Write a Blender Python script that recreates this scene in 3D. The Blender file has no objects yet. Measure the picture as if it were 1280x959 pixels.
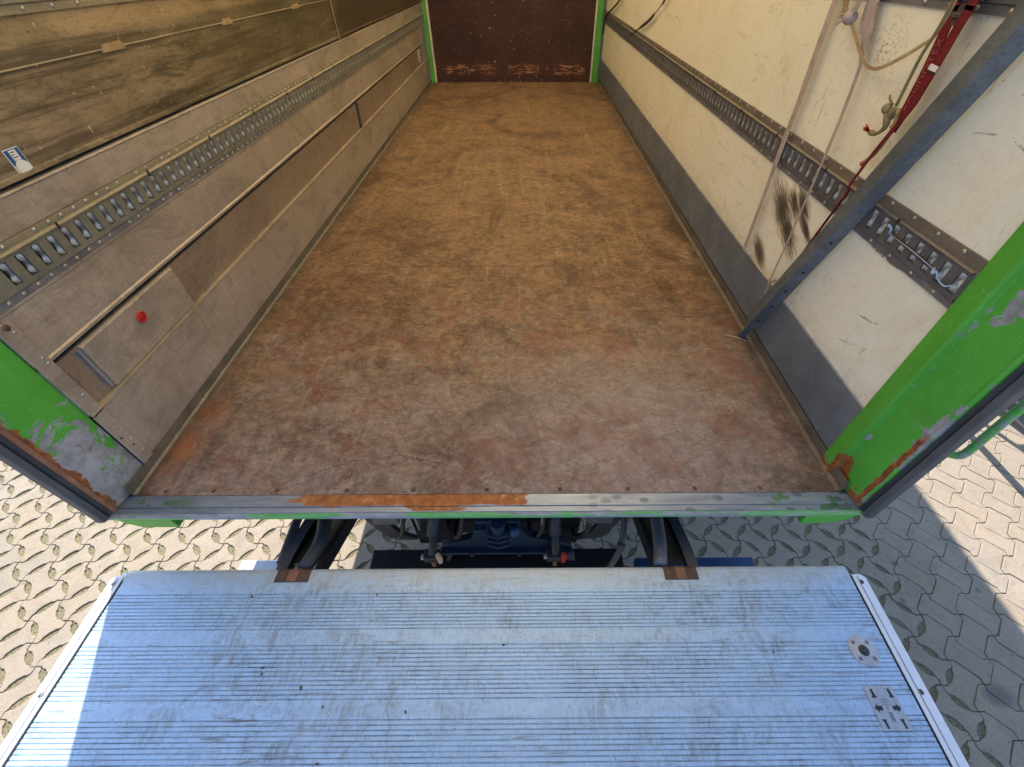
import bpy, math, random
from mathutils import Vector, Matrix
R = math.radians
random.seed(7)
S = bpy.context.scene
COL = S.collection
# ------------------------------------------------------------ camera
cam = bpy.data.cameras.new('camera'); co = bpy.data.objects.new('camera', cam); COL.objects.link(co)
cam.sensor_width = 36; cam.lens = 36*527/1280; cam.shift_x = -20/1280
cam.clip_start = .02; cam.clip_end = 2000
co.location = (.132, -.754, 1.306); co.rotation_euler = (R(44.6), 0, R(-.38))
S.camera = co
# ------------------------------------------------------------ light
EL, AZ = 44.0, -22.4      # sun elevation, azimuth from +Y towards +X
w = bpy.data.worlds.new('World'); S.world = w; w.use_nodes = True
nt = w.node_tree; nt.nodes.clear()
sk = nt.nodes.new('ShaderNodeTexSky'); sk.sky_type = 'NISHITA'; sk.sun_disc = False
sk.sun_elevation = R(EL); sk.sun_rotation = R(AZ)
bg = nt.nodes.new('ShaderNodeBackground'); bg.inputs[1].default_value = .14; sk.ozone_density = 3.0
wo = nt.nodes.new('ShaderNodeOutputWorld')
nt.links.new(sk.outputs[0], bg.inputs[0]); nt.links.new(bg.outputs[0], wo.inputs[0])
sun = bpy.data.lights.new('sun', 'SUN'); sun.energy = 4.2; sun.angle = R(.5); sun.color = (1, .94, .82)
so = bpy.data.objects.new('sun', sun); COL.objects.link(so)
sd = Vector((math.sin(R(AZ))*math.cos(R(EL)), math.cos(R(AZ))*math.cos(R(EL)), math.sin(R(EL))))
so.rotation_euler = sd.to_track_quat('Z', 'Y').to_euler(); so.location = sd*30
S.view_settings.view_transform = 'Standard'; S.view_settings.look = 'None'
S.view_settings.gamma = 1; S.view_settings.use_curve_mapping = False
S.view_settings.exposure = 1.32
S.cycles.max_bounces = 12; S.cycles.diffuse_bounces = 8

# ------------------------------------------------------------ node helper
def lin(*c):
    o = []
    for v in c:
        v /= 255
        o.append(v/12.92 if v <= .04045 else ((v+.055)/1.055)**2.4)
    return (*o, 1)
class G:
    def __init__(s, name):
        s.m = bpy.data.materials.new(name); s.m.use_nodes = True
        s.t = s.m.node_tree; s.n = s.t.nodes; s.b = s.n['Principled BSDF']; s.out = s.n['Material Output']
        s.pos = s.n.new('ShaderNodeNewGeometry').outputs['Position']
    def put(s, sock, v):
        if isinstance(v, bpy.types.NodeSocket): s.t.links.new(v, sock)
        elif v is not None: sock.default_value = v
    def sc(s, v, off=(0,0,0)):
        n = s.n.new('ShaderNodeMapping'); n.inputs['Scale'].default_value = v; n.inputs['Location'].default_value = off
        s.t.links.new(s.pos, n.inputs[0]); return n.outputs[0]
    def noise(s, scale=(1,1,1), detail=4, rough=.55, dist=0, off=(0,0,0)):
        if not isinstance(scale, tuple): scale = (scale,)*3
        n = s.n.new('ShaderNodeTexNoise'); n.inputs['Scale'].default_value = 1
        n.inputs['Detail'].default_value = detail; n.inputs['Roughness'].default_value = rough
        n.inputs['Distortion'].default_value = dist
        s.t.links.new(s.sc(scale, off), n.inputs['Vector']); return n.outputs[0]
    def vor(s, scale, feat='F1', off=(0,0,0)):
        if not isinstance(scale, tuple): scale = (scale,)*3
        n = s.n.new('ShaderNodeTexVoronoi'); n.feature = feat; n.inputs['Scale'].default_value = 1
        s.t.links.new(s.sc(scale, off), n.inputs['Vector']); return n.outputs['Distance']
    def mr(s, v, a, b, c=0, d=1):
        n = s.n.new('ShaderNodeMapRange'); n.clamp = True
        for i, x in enumerate((v, a, b, c, d)): s.put(n.inputs[i], x)
        return n.outputs[0]
    def ma(s, op, a, b=None):
        n = s.n.new('ShaderNodeMath'); n.operation = op; s.put(n.inputs[0], a)
        if b is not None: s.put(n.inputs[1], b)
        return n.outputs[0]
    def mul(s, a, b): return s.ma('MULTIPLY', a, b)
    def add(s, a, b): return s.ma('ADD', a, b)
    def mx(s, a, b): return s.ma('MAXIMUM', a, b)
    def mix(s, f, a, b, bl='MIX'):
        n = s.n.new('ShaderNodeMix'); n.data_type = 'RGBA'; n.blend_type = bl
        s.put(n.inputs[0], f); s.put(n.inputs[6], a); s.put(n.inputs[7], b); return n.outputs[2]
    def xyz(s):
        n = s.n.new('ShaderNodeSeparateXYZ'); s.t.links.new(s.pos, n.inputs[0]); return n.outputs
    def ell(s, c, r, soft=.5):      # 1 inside the ellipsoid, falls to 0 at its rim
        n = s.n.new('ShaderNodeVectorMath'); n.operation = 'SUBTRACT'; s.t.links.new(s.pos, n.inputs[0]); n.inputs[1].default_value = c
        k = s.n.new('ShaderNodeVectorMath'); k.operation = 'DIVIDE'; s.t.links.new(n.outputs[0], k.inputs[0]); k.inputs[1].default_value = r
        l = s.n.new('ShaderNodeVectorMath'); l.operation = 'LENGTH'; s.t.links.new(k.outputs[0], l.inputs[0])
        return s.mr(l.outputs['Value'], 1, 1-soft)
    def attr(s, name):
        n = s.n.new('ShaderNodeAttribute'); n.attribute_name = name; return n.outputs['Fac']
    def end(s, col, rough=.6, metal=0, bump=None, bs=.3, bd=.002, spec=.5):
        s.put(s.b.inputs['Base Color'], col); s.put(s.b.inputs['Roughness'], rough); s.put(s.b.inputs['Metallic'], metal)
        s.put(s.b.inputs['Specular IOR Level'], spec)
        if bump is not None:
            n = s.n.new('ShaderNodeBump'); n.inputs['Strength'].default_value = bs; n.inputs['Distance'].default_value = bd
            s.put(n.inputs['Height'], bump); s.t.links.new(n.outputs[0], s.b.inputs['Normal'])
        return s.m
M = {}
# --- pavers
g = G('concrete_paver')
n1 = g.noise(1.3, 5); n2 = g.noise(11, 8, .78, .6); n3 = g.noise(120, 5, .85)
c = g.mix(g.mr(n1, .35, .65), (.27,.22,.175,1), (.33,.27,.215,1))
c = g.mix(g.mr(g.attr('tint'), 0, 1), c, (.31,.245,.18,1))
c = g.mix(g.mr(n2, .44, .64, 0, .5), c, (.19,.155,.12,1))
c = g.mix(g.mr(n3, .50, .66, 0, .55), c, (.15,.125,.10,1))
c = g.mix(g.mr(n3, .46, .34, 0, .4), c, (.42,.36,.29,1))
c = g.mix(g.mr(g.noise(45, 3, .6, off=(5,5,5)), .64, .70, 0, .6), c, (.11,.095,.08,1))
c = g.mix(g.mul(g.mr(g.noise(2.2, 3, off=(5,3,0)), .62, .72), g.mr(g.noise(9,4), .3,.6,0,.5)), c, (.17,.165,.155,1))
for p, r in (((2.36,-.42,-1.15),(.09,.06,.2)), ((2.17,.0,-1.15),(.02,.02,.2)), ((2.62,.05,-1.15),(.018,.018,.2)), ((2.25,.2,-1.15),(.03,.02,.2)), ((3.3,.35,-1.15),(.05,.04,.2)), ((-2.5,.5,-1.15),(.06,.03,.2))):
    c = g.mix(g.mul(g.ell(p, r), .6), c, (.09,.085,.08,1))
M['paver'] = g.end(c, .88, 0, g.add(n3, g.mul(n2, .6)), .5, .0025)
g = G('joint_moss_and_earth')
n1 = g.noise(22, 5, .7); n2 = g.noise(230, 3, .8); X = g.xyz()
c = g.mix(g.mr(n1, .4, .6), (.26,.21,.14,1), (.26,.24,.13,1))
c = g.mix(g.mr(n2, .5, .68), c, (.34,.28,.20,1))
c = g.mix(g.mr(g.noise(120, 3), .52, .60, 0, .8), c, (.07,.065,.035,1))
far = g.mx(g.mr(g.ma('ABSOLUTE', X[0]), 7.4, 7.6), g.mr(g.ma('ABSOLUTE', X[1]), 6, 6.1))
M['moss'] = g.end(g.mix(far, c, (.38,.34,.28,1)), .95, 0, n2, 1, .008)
# --- load floor
g = G('worn_plywood_floor'); X = g.xyz()
st = g.noise((3.1, 4.2, 1), 12, .78, 1.1); fine = g.noise((70, 95, 1), 5, .8, .4); bl = g.noise(3.6, 7, .68, 1.2); ly = g.noise((16, 1.0, 1), 5, .7, .3, off=(3,0,0))
mot = g.noise(13, 9, .8, 1, off=(2,9,0)); spk = g.noise(110, 5, .8); mid = g.noise((30, 42, 1), 6, .78, .8, off=(4,2,0))
c = g.mix(g.mr(st, .40, .62), (.125,.066,.036,1), (.285,.160,.088,1))
c = g.mix(g.mr(mot, .44, .60, 0, .7), c, (.085,.050,.032,1))
c = g.mix(g.mr(mid, .50, .62, 0, .6), c, (.36,.235,.135,1))
c = g.mix(g.mr(mid, .46, .36, 0, .65), c, (.08,.048,.03,1))
near = g.mr(g.add(X[1], g.mul(g.mr(bl, .3, .7), 1.3)), 1.9, .6)
wc = g.mix(g.mr(g.noise(6, 8, .75, .5, off=(1,4,0)), .38, .62), (.215,.155,.135,1), (.33,.265,.25,1))  # worn tone near the door, sky sheen put into its paler grey
wc = g.mix(g.mr(mot, .46, .62, 0, .6), wc, (.12,.078,.065,1))
wc = g.mix(g.mr(mid, .52, .62, 0, .45), wc, (.44,.38,.35,1))
wc = g.mix(g.mr(mid, .46, .36, 0, .6), wc, (.12,.08,.066,1))
c = g.mix(g.mul(near, .88), c, wc)
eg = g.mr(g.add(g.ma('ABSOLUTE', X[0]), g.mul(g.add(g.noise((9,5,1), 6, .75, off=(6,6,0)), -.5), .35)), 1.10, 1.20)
c = g.mix(g.mul(eg, .62), c, (.06,.04,.028,1))  # grime along both side edges, doubling as painted crease shade
dr = g.mul(g.mr(g.noise((38, .9, 1), 4, .75, .5, off=(5,2,0)), .60, .66), g.mr(g.noise(2.5, 3), .42, .58))
c = g.mix(g.mul(dr, .45), c, (.42,.31,.21,1))
dr2 = g.mul(g.mr(g.noise((52, 1.5, 1), 4, .75, 1.2, off=(9,7,0)), .62, .67), g.mr(g.noise(2.1, 3, off=(4,4,0)), .45, .58))
c = g.mix(g.mul(dr2, .55), c, (.07,.042,.03,1))
red = g.mul(g.mr(g.noise(4.3, 7, .7, 1.2, off=(7,2,0)), .54, .585), g.mr(X[1], 2.0, .9))
redd = g.mx(red, g.mul(g.mr(g.noise(13, 5, .7, off=(2,2,0)), .50, .56), g.mx(g.ell((.10,.17,0),(.28,.2,.2)), g.ell((.5,.1,0),(.25,.12,.2)))))
c = g.mix(g.mul(redd, .55), c, (.20,.07,.048,1))
c = g.mix(g.mr(g.noise((4.5, 9, 1), 10, .8, .9, off=(8,1,0)), .53, .62, 0, .6), c, (.085,.052,.034,1))
c = g.mix(g.mr(g.noise((4, 9, 1), 10, .8, .9, off=(1,6,0)), .55, .64, 0, .45), c, (.38,.25,.14,1))
c = g.mix(g.mr(fine, .5, .66, 0, .45), c, (.12,.072,.045,1))
c = g.mix(g.mr(spk, .58, .68, 0, .55), c, (.46,.37,.29,1))
c = g.mix(g.mr(g.noise(60, 3, .75, off=(4,4,4)), .60, .70, 0, .65), c, (.06,.04,.03,1))
c = g.mix(g.mul(g.mr(ly, .55, .7), g.mr(X[1], 1, 3, 0, .35)), c, (.40,.27,.15,1))
for p, r, k in (((1.144,2.03,0),(.07,.16,.2),.8), ((1.15,1.43,0),(.12,.07,.2),.85), ((1.09,3.2,0),(.09,.14,.2),.7), ((1.12,1.1,0),(.14,.35,.2),.6), ((1.12,.02,0),(.10,.06,.2),.9), ((-.62,1.6,0),(.06,.08,.2),.6), ((.75,1.15,0),(.2,.25,.2),.4), ((-.9,1.1,0),(.28,.4,.2),.35),((1.15,.35,0),(.07,.4,.2),.7)):
    c = g.mix(g.mul(g.ell(p, r, .9), g.mr(g.noise(17, 5, .7), .38, .58, 0, k)), c, (.05,.032,.022,1))
c = g.mix(g.mul(g.ell((1.12,1.64,0),(.06,.1,.2), .8), g.mr(g.noise(25, 5, .7), .4, .55, 0, .8)), c, (.55,.43,.33,1))
c = g.mix(g.mul(g.ell((-1.15,.25,0),(.1,.3,.2), .8), g.mr(g.noise(9, 5, .7), .4, .6, 0, .6)), c, (.36,.13,.045,1))
# peeled ply layer near the door sill
edge = g.mr(g.ma('ABSOLUTE', g.add(g.noise(5, 5, .6, off=(3.3,1,0)), -.485)), .004, 0)
pe = g.mul(edge, g.mx(g.ell((-.22,.12,0),(.42,.18,.3), .6), g.ell((-.7,.25,0),(.3,.2,.3), .6)))
c = g.mix(g.mul(pe, .85), c, (.07,.045,.035,1))
crk = g.mul(g.mr(g.ma('ABSOLUTE', g.add(g.noise((2.2,9,1), 5, .65, off=(9,5,0)), -.5)), .0035, 0), g.mr(g.noise(1.7, 2), .5, .6))
c = g.mix(g.mul(crk, .6), c, (.06,.04,.03,1))
big = g.mr(g.noise((1.7,1.1,1), 6, .7, 1.5, off=(3,8,0)), .50, .62)
c = g.mix(g.mul(big, .68), c, g.mix(1.0, c, (.42,.36,.34,1), 'MULTIPLY'))
lt = g.mul(g.ell((.55,.35,0),(.75,.55,.5), .9), g.mr(g.noise(3.3, 7, .72, 1), .35, .6, 0, .55))
c = g.mix(lt, c, (.36,.31,.30,1))  # pale patch on the right by the door: sky sheen painted in
xx = g.add(X[0], .36); pv = g.add(X[1], g.add(g.mul(g.mul(xx, xx), .95), g.mul(g.add(g.noise((9,9,1), 7, .75), -.5), -.11))); pv = g.add(pv, -.155)
pk = g.mr(g.ma('ABSOLUTE', xx), .34, .30)
c = g.mix(g.mul(g.mul(pk, g.mr(g.ma('ABSOLUTE', pv), .0030, .0012)), .85), c, (.05,.032,.026,1))
c = g.mix(g.mul(g.mul(pk, g.mr(g.ma('ABSOLUTE', g.add(pv, -.0045)), .003, .001)), .3), c, (.42,.36,.33,1))
seam = g.mr(g.ma('ABSOLUTE', g.add(X[1], -1.52)), .0035, .002)
c = g.mix(g.mul(seam, .75), c, (.04,.026,.018,1))
h = g.add(g.add(g.mul(fine, .5), g.mul(bl, 2)), g.add(g.mul(pe, -2), g.add(g.mul(spk, .8), g.mul(seam, -2))))
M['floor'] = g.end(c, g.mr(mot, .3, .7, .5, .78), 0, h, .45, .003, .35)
# --- cream sandwich panel
def cream(name, side):
    g = G(name); X = g.xyz()
    c = g.mix(g.mr(g.noise(2.1, 4), .3, .7), (.74,.71,.61,1), (.79,.76,.67,1))
    c = g.mix(g.mr(g.noise(3.2, 5, .7, 1), .52, .68, 0, .5), c, (.66,.55,.36,1))
    c = g.mix(g.mul(g.mr(g.noise((3,2.2,9), 6, .75, 2, off=(0,4,1)), .56, .66), g.mr(X[1], .2, 1.4, .15, .5)), c, (.52,.44,.28,1))
    c = g.mix(g.mr(g.noise(40, 6, .85, .5), .50, .64, 0, .16), c, (.42,.36,.26,1))
    scr = g.mul(g.mr(g.noise((4, 40, 7), 3, .7, 2.5), .63, .66), g.mr(g.noise(4, 2), .45, .6))
    c = g.mix(g.mul(scr, .5), c, (.28,.22,.14,1))
    dots = g.mul(g.mr(g.noise(58, 2, .6), .70, .74), g.mr(g.noise(3.2, 3, off=(1,1,1)), .44, .6))
    c = g.mix(g.mul(dots, .85), c, (.07,.055,.04,1))
    dd = g.mul(g.mr(g.noise(90, 4, .8), .50, .62), g.ell((1.225,.86,1.11),(.3,.13,.10), .9))
    c = g.mix(g.mul(dd, .75), c, (.16,.10,.05,1))
    # black rub marks, slanting
    a_ = R(27); uu = g.add(g.mul(X[1], math.cos(a_)), g.mul(X[2], math.sin(a_))); vv = g.add(g.mul(X[1], -math.sin(a_)), g.mul(X[2], math.cos(a_)))
    cb = g.n.new('ShaderNodeCombineXYZ'); g.put(cb.inputs[0], g.mul(uu, 11)); g.put(cb.inputs[1], g.mul(vv, 130))
    nn = g.n.new('ShaderNodeTexNoise'); nn.inputs['Scale'].default_value = 1; nn.inputs['Detail'].default_value = 8; nn.inputs['Roughness'].default_value = .72
    g.t.links.new(cb.outputs[0], nn.inputs['Vector'])
    def slant(cy, cz, ru, rv, soft=.9):
        cu = cy*math.cos(a_)+cz*math.sin(a_); cv = -cy*math.sin(a_)+cz*math.cos(a_)
        du = g.mul(g.add(uu, -cu), 1/ru); dv = g.mul(g.add(vv, -cv), 1/rv)
        return g.mr(g.ma('SQRT', g.add(g.mul(du, du), g.mul(dv, dv))), 1, 1-soft)
    blk = None
    for q in ((1.02,.55,.19,.085), (.905,.62,.12,.045), (.96,.60,.11,.045), (1.06,.335,.13,.055), (.93,.50,.18,.06), (.83,.56,.14,.03)):
        e = slant(*q); blk = e if blk is None else g.mx(blk, e)
    bk = g.mr(g.add(blk, g.mul(g.add(nn.outputs[0], -.5), 2.0)), .28, .80)
    bk = g.mul(bk, g.mr(blk, 0, .15))
    c = g.mix(g.mul(g.mr(g.add(blk, g.mul(g.add(nn.outputs[0], -.5), 2.0)), .1, .5), g.mr(blk, 0, .1, 0, .55)), c, (.36,.25,.12,1))
    c = g.mix(g.mul(bk, .93), c, (.028,.026,.022,1))
    # long thin scratches
    def arc(y0, z0, y1, z1, wd, k):
        nonlocal c
        L = math.hypot(y1-y0, z1-z0); a = math.atan2(z1-z0, y1-y0)
        u = g.add(g.mul(g.add(X[1], -(y0+y1)/2), math.cos(a)), g.mul(g.add(X[2], -(z0+z1)/2), math.sin(a)))
        v = g.add(g.mul(g.add(X[1], -(y0+y1)/2), -math.sin(a)), g.mul(g.add(X[2], -(z0+z1)/2), math.cos(a)))
        v = g.add(v, g.mul(g.mul(u, u), .9)); v = g.add(v, g.mul(g.add(g.noise(30, 2), -.5), .01))
        mk = g.mul(g.mr(g.ma('ABSOLUTE', v), wd, wd*.3), g.mr(g.ma('ABSOLUTE', u), L/2, L/4))
        c = g.mix(g.mul(mk, g.mr(g.noise((5,90,90), 3), .35, .55, 0, k)), c, (.12,.105,.09,1))
    arc(.53,.665,.30,.659,.007,.9); arc(.385,.474,.27,.505,.004,.8); arc(.40,.36,.30,.40,.003,.5); arc(.4,1.0,.32,1.02,.003,.7)
    arc(.30,1.02,.22,1.0,.004,.6); arc(.62,.9,.66,.93,.003,.7); arc(2.1,.5,2.3,.6,.004,.4); arc(1.55,.33,1.6,.40,.003,.6); arc(3,.95,3.3,1.02,.006,.4)
    # grime low and along the rail
    c = g.mix(g.mul(g.mr(X[2], .36, .27), g.mr(g.noise(12, 4), .3, .7, 0, .45)), c, (.33,.23,.12,1))
    return g.end(c, .5, 0, g.noise(45, 3), .12, .002, .4)
M['cream'] = cream('cream_panel', 1)
def arcless(): pass
# --- left wall boards
def alum(name, a, b, metal=.35, rough=.5, lines=True):
    g = G(name); X = g.xyz()
    n1 = g.noise((2,3,3), 5, .6); v = g.noise((30,60,5), 5, .75, .6); hz = g.noise((5,4,70), 5, .7, .5); mf = g.noise(150, 4, .8)
    c = g.mix(g.mr(n1, .3, .7), a, b)
    c = g.mix(g.mr(mf, .50, .64, 0, .4), c, tuple(x*.5 for x in a[:3])+(1,))
    c = g.mix(g.mr(v, .5, .66, 0, .3), c, tuple(x*1.3 for x in b[:3])+(1,))
    c = g.mix(g.mr(hz, .5, .75, 0, .35), c, tuple(x*.6 for x in a[:3])+(1,))
    c = g.mix(g.mr(g.noise((14,12,14), 7, .75), .52, .7, 0, .5), c, tuple(x*.55 for x in a[:3])+(1,))
    sc = g.mul(g.mr(g.noise((8,60,18), 3, .7, 3, off=(1,5,2)), .64, .67), g.mr(g.noise(3, 2), .45, .6))
    c = g.mix(g.mul(sc, .55), c, (.62,.56,.48,1))
    c = g.mix(g.mr(g.noise(95, 2, .6), .70, .75, 0, .6), c, (.62,.57,.5,1))
    sm = g.mul(g.mr(g.noise((4,2.2,5), 8, .8, 1, off=(8,8,8)), .50, .60), .5); c = g.mix(sm, c, tuple(x*.6 for x in a[:3])+(1,))
    return g.end(c, g.mr(n1, .3, .7, rough-.08, rough+.12), metal, g.add(g.mul(v, .4), n1), .15, .002)
M['board'] = alum('dull_brown_aluminium_board', (.34,.285,.24,1), (.45,.38,.325,1))
M['board_dark'] = alum('recessed_brown_board', (.235,.18,.14,1), (.32,.25,.195,1))
M['ledge'] = alum('bright_aluminium_edge', (.45,.37,.27,1), (.58,.48,.35,1), .5, .4)
g = G('dirty_brown_plywood_wall'); X = g.xyz()
gr = g.noise((2, 1.3, 12), 9, .76, .35); bl = g.noise((1,.9,2.2), 6, .65, .8)
c = g.mix(g.mr(gr, .38, .62), (.15,.11,.065,1), (.28,.205,.125,1))
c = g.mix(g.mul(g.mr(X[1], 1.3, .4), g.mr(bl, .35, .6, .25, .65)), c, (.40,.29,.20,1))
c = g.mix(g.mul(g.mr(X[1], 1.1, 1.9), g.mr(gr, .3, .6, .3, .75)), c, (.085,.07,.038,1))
c = g.mix(g.mul(g.mr(X[2], 1.13, 1.15), .55), c, (.42,.30,.16,1))
c = g.mix(g.mr(bl, .46, .60, 0, .7), c, (.05,.042,.022,1))
lng = g.mul(g.mr(g.noise((2,.9,26), 7, .78, .3, off=(6,6,6)), .50, .60), g.mr(X[2], 1.17, 1.12))
c = g.mix(g.mul(lng, .7), c, (.045,.038,.02,1))
c = g.mix(g.mul(g.mr(g.noise((2,3,18), 8, .78, .5, off=(2,3,3)), .50, .64), g.mr(X[2], 1.16, 1.06, .2, .85)), c, (.04,.034,.016,1))
arcs = g.mr(g.ma('ABSOLUTE', g.add(g.noise((1,2,6), 3, .5, .6, off=(4,1,6)), -.5)), .006, 0)
c = g.mix(g.mul(arcs, .35), c, (.03,.026,.015,1))
c = g.mix(g.mr(g.noise((50,30,110), 5, .8), .52, .64, 0, .5), c, (.07,.055,.035,1))
c = g.mix(g.mul(g.mr(X[1], 3.15, 3.4), .8), c, (.035,.022,.013,1))
sc = g.mul(g.mr(g.noise((8,26,50), 3, .7, 3), .66, .69), g.mr(g.noise(2.5, 2), .45, .6))
c = g.mix(g.mul(sc, .5), c, (.42,.33,.22,1))
c = g.mix(g.mr(g.noise((90,55,55), 3, .6), .70, .72, 0, .8), c, (.02,.018,.012,1))
c = g.mix(g.mr(g.noise((90,75,50), 2, .5, off=(3,3,3)), .73, .745, 0, .8), c, (.6,.5,.38,1))
M['ply'] = g.end(c, .55, 0, gr, .25, .002, .35)
# --- brown film faced bulkhead
g = G('dark_brown_film_plywood'); X = g.xyz()
c = g.mix(g.mr(g.noise(3, 4), .3, .7), (.038,.016,.012,1), (.060,.026,.019,1))
sc = g.mx(g.mr(g.noise((4,5,60), 4, .7, 2), .60, .64), g.mr(g.noise((45,5,6), 4, .7, 2, off=(3,0,3)), .64, .67))
c = g.mix(g.mul(g.mul(sc, g.mr(g.noise(5, 3), .42, .6)), .55), c, (.28,.13,.075,1))
wear = g.mul(g.mr(g.noise((7,5,34), 7, .8, .4, off=(2,0,4)), .50, .56), g.mr(g.ma('ABSOLUTE', g.add(X[2], -.15)), .075, .035))
wear = g.mul(wear, g.mr(g.noise((3.2,1,1), 3, .6, off=(5,0,0)), .42, .52))
c = g.mix(g.mul(wear, .8), c, (.52,.25,.12,1))
c = g.mix(g.mul(g.mr(g.noise((30,5,60), 3, .7), .56, .62), g.mr(X[2], .38, .1, 0, .5)), c, (.20,.075,.045,1))
c = g.mix(g.mr(g.noise(22, 2, .5, off=(1,0,0)), .68, .72, 0, .6), c, (.35,.30,.26,1))
M['film'] = g.end(c, .5, 0, g.noise(60, 3), .15, .001, .25)
# --- green paint with chips
def green(name, kind):
    g = G(name); X = g.xyz()
    c = g.mix(g.mr(g.noise(5, 4), .3, .7), (.065,.30,.030,1), (.09,.375,.042,1))
    if kind == 'edge': c = g.mix(g.mr(g.noise((9,50,50), 5, .7), .35, .6), c, (.16,.36,.15,1))
    if kind == 'left':
        m = g.add(g.noise((1,7,6), 7, .72, .6), g.mul(g.mr(X[2], .62, .02), .30))
        m = g.add(m, g.mul(g.mr(X[1], .09, -.06), .05))
        chip = g.mr(m, .655, .672); rim = g.mr(m, .63, .66)
    elif kind == 'right':
        m = g.add(g.noise(9, 7, .72, .6, off=(2,2,2)), g.mul(g.ell((1.24,.03,.80),(.3,.05,.14), .9), .32))
        m = g.add(m, g.mul(g.mul(g.mr(X[1], -.015, -.042), g.mr(X[2], .8, .5)), .16))
        m = g.add(m, g.mul(g.mr(g.ma('ABSOLUTE', g.add(X[1], -.062)), .012, .003), .10))
        m = g.add(m, g.mul(g.mr(X[2], .09, .02), .14))
        chip = g.mr(m, .66, .675); rim = g.mr(m, .64, .66)
    elif kind == 'edge':
        m = g.noise((3,30,30), 6, .7); chip = g.mr(m, .49, .53); rim = g.mr(m, .47, .5)
    else:
        m = g.noise((7,7,7), 7, .72, .5); chip = g.mr(m, .60, .62); rim = g.mr(m, .58, .61)
    bare = g.mix(g.mr(g.noise((10,20,20), 5, .7), .35, .65), (.19,.175,.18,1), (.36,.35,.38,1))
    c = g.mix(chip, c, bare)
    rust = g.mix(g.mr(g.noise(40, 4, .7), .35, .65), (.13,.035,.012,1), (.36,.11,.03,1))
    if kind == 'left':
        rm = g.mr(g.add(g.noise((3,12,12), 5, .7), g.mul(g.mr(X[1], -.02, -.053), .38)), .66, .72)
        low = g.mul(g.mr(X[2], .07, .02), g.mr(g.noise(20, 4), .3, .6))
        c = g.mix(rm, c, rust); c = g.mix(g.mul(low, .6), c, (.10,.13,.05,1))
    if kind == 'right':
        rb = g.mul(g.mr(g.ma('ABSOLUTE', g.add(X[1], g.add(.043, g.mul(g.add(g.noise(30,2), -.5), .014)))), .010, .007), g.mr(g.add(X[2], g.mul(g.noise((1,1,14), 3), .14)), .47, .42))
        rb2 = g.mr(g.add(g.noise(17, 5, .75), g.mx(g.mul(g.mr(X[2], .10, .02), .22), g.mul(g.ell((1.24,.06,.08),(.3,.04,.06)), .3))), .66, .7)
        c = g.mix(g.mx(rb, rb2), c, rust)
    c = g.mix(g.mul(g.mr(g.noise((12,40,40), 3, .7, 3), .63, .66), .4), c, (.3,.5,.28,1))
    c = g.mix(g.mr(g.noise(7, 4, .7, off=(5,5,5)), .55, .75, 0, .25), c, (.06,.14,.04,1))
    return g.end(c, g.mr(chip, 0, 1, .38, .6), 0, g.add(g.mul(chip, -1), g.mul(g.noise(60,2), .1)), .5, .0012, .45)
M['green_left'] = green('chipped_green_paint_left', 'left'); M['green_right'] = green('chipped_green_paint_right', 'right')
M['green_edge'] = green('scraped_green_edge', 'edge'); M['green'] = green('green_paint', 'x')
# --- metals
def metal(name, a, b, metal=.6, rough=.45, rust=0, sc=6, dirt=.3):
    g = G(name); n1 = g.noise(sc, 5, .65); n2 = g.noise(sc*8, 4, .7)
    c = g.mix(g.mr(n1, .3, .7), a, b)
    c = g.mix(g.mr(n2, .45, .7, 0, dirt), c, tuple(x*.5 for x in a[:3])+(1,))
    if dirt >= .2: c = g.mix(g.mr(g.noise(170, 4, .8, off=(2,2,2)), .52, .66, 0, .4), c, tuple(x*.55 for x in a[:3])+(1,))
    if rust:
        r = g.mr(g.noise(sc*1.7, 6, .75, off=(3,1,2)), .72-rust, .76-rust)
        c = g.mix(r, c, g.mix(g.mr(n2, .4,.6), (.15,.045,.015,1), (.34,.12,.035,1)))
        met = g.mr(r, 0, 1, metal, 0)
    else: met = metal
    return g.end(c, g.mr(n2, .3, .7, rough-.08, rough+.15), met, g.add(n1, g.mul(n2, .5)), .2, .0015)
M['floor_dirt_metal'] = metal('dirty_brown_angle', (.10,.08,.065,1), (.20,.155,.12,1), .3, .6, .05, 10, .5)
M['floor_edge'] = metal('dusty_grey_angle', (.12,.105,.085,1), (.23,.20,.165,1), .4, .5, 0, 10, .4)
M['galv'] = metal('galvanised_steel', (.26,.27,.30,1), (.40,.41,.45,1), .6, .45)
M['galv_dark'] = metal('dull_grey_steel', (.13,.14,.155,1), (.21,.22,.245,1), .5, .5)
M['skirt'] = metal('grey_skirting_sheet', (.15,.18,.235,1), (.26,.31,.395,1), .5, .45, 0, 4, .4)
M['rail_plate'] = metal('grimy_grey_green_rail', (.19,.19,.16,1), (.29,.285,.245,1), .5, .45, 0, 9)
M['rail_low'] = metal('grey_rail_flange', (.14,.14,.16,1), (.28,.275,.30,1), .45, .5, .09, 8)
M['rail_tan'] = metal('tan_dusty_rail_ridge', (.22,.195,.145,1), (.35,.30,.21,1), .3, .5, 0, 8)
M['rail_plate_r'] = metal('dark_grey_rail', (.11,.11,.125,1), (.20,.20,.22,1), .5, .45, 0, 9)
M['rail_tan_r'] = metal('brown_grey_rail_flange', (.16,.135,.115,1), (.24,.205,.175,1), .35, .5, 0, 8)
M['tongue'] = metal('bright_pressed_tongue', (.36,.345,.32,1), (.52,.50,.47,1), .5, .42, 0, 30, .5)
M['void'] = metal('dark_void', (.008,.009,.011,1), (.012,.013,.016,1), 0, .8)
M['rivet'] = metal('bright_rivet', (.40,.385,.36,1), (.55,.53,.5,1), .6, .4)
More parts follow.
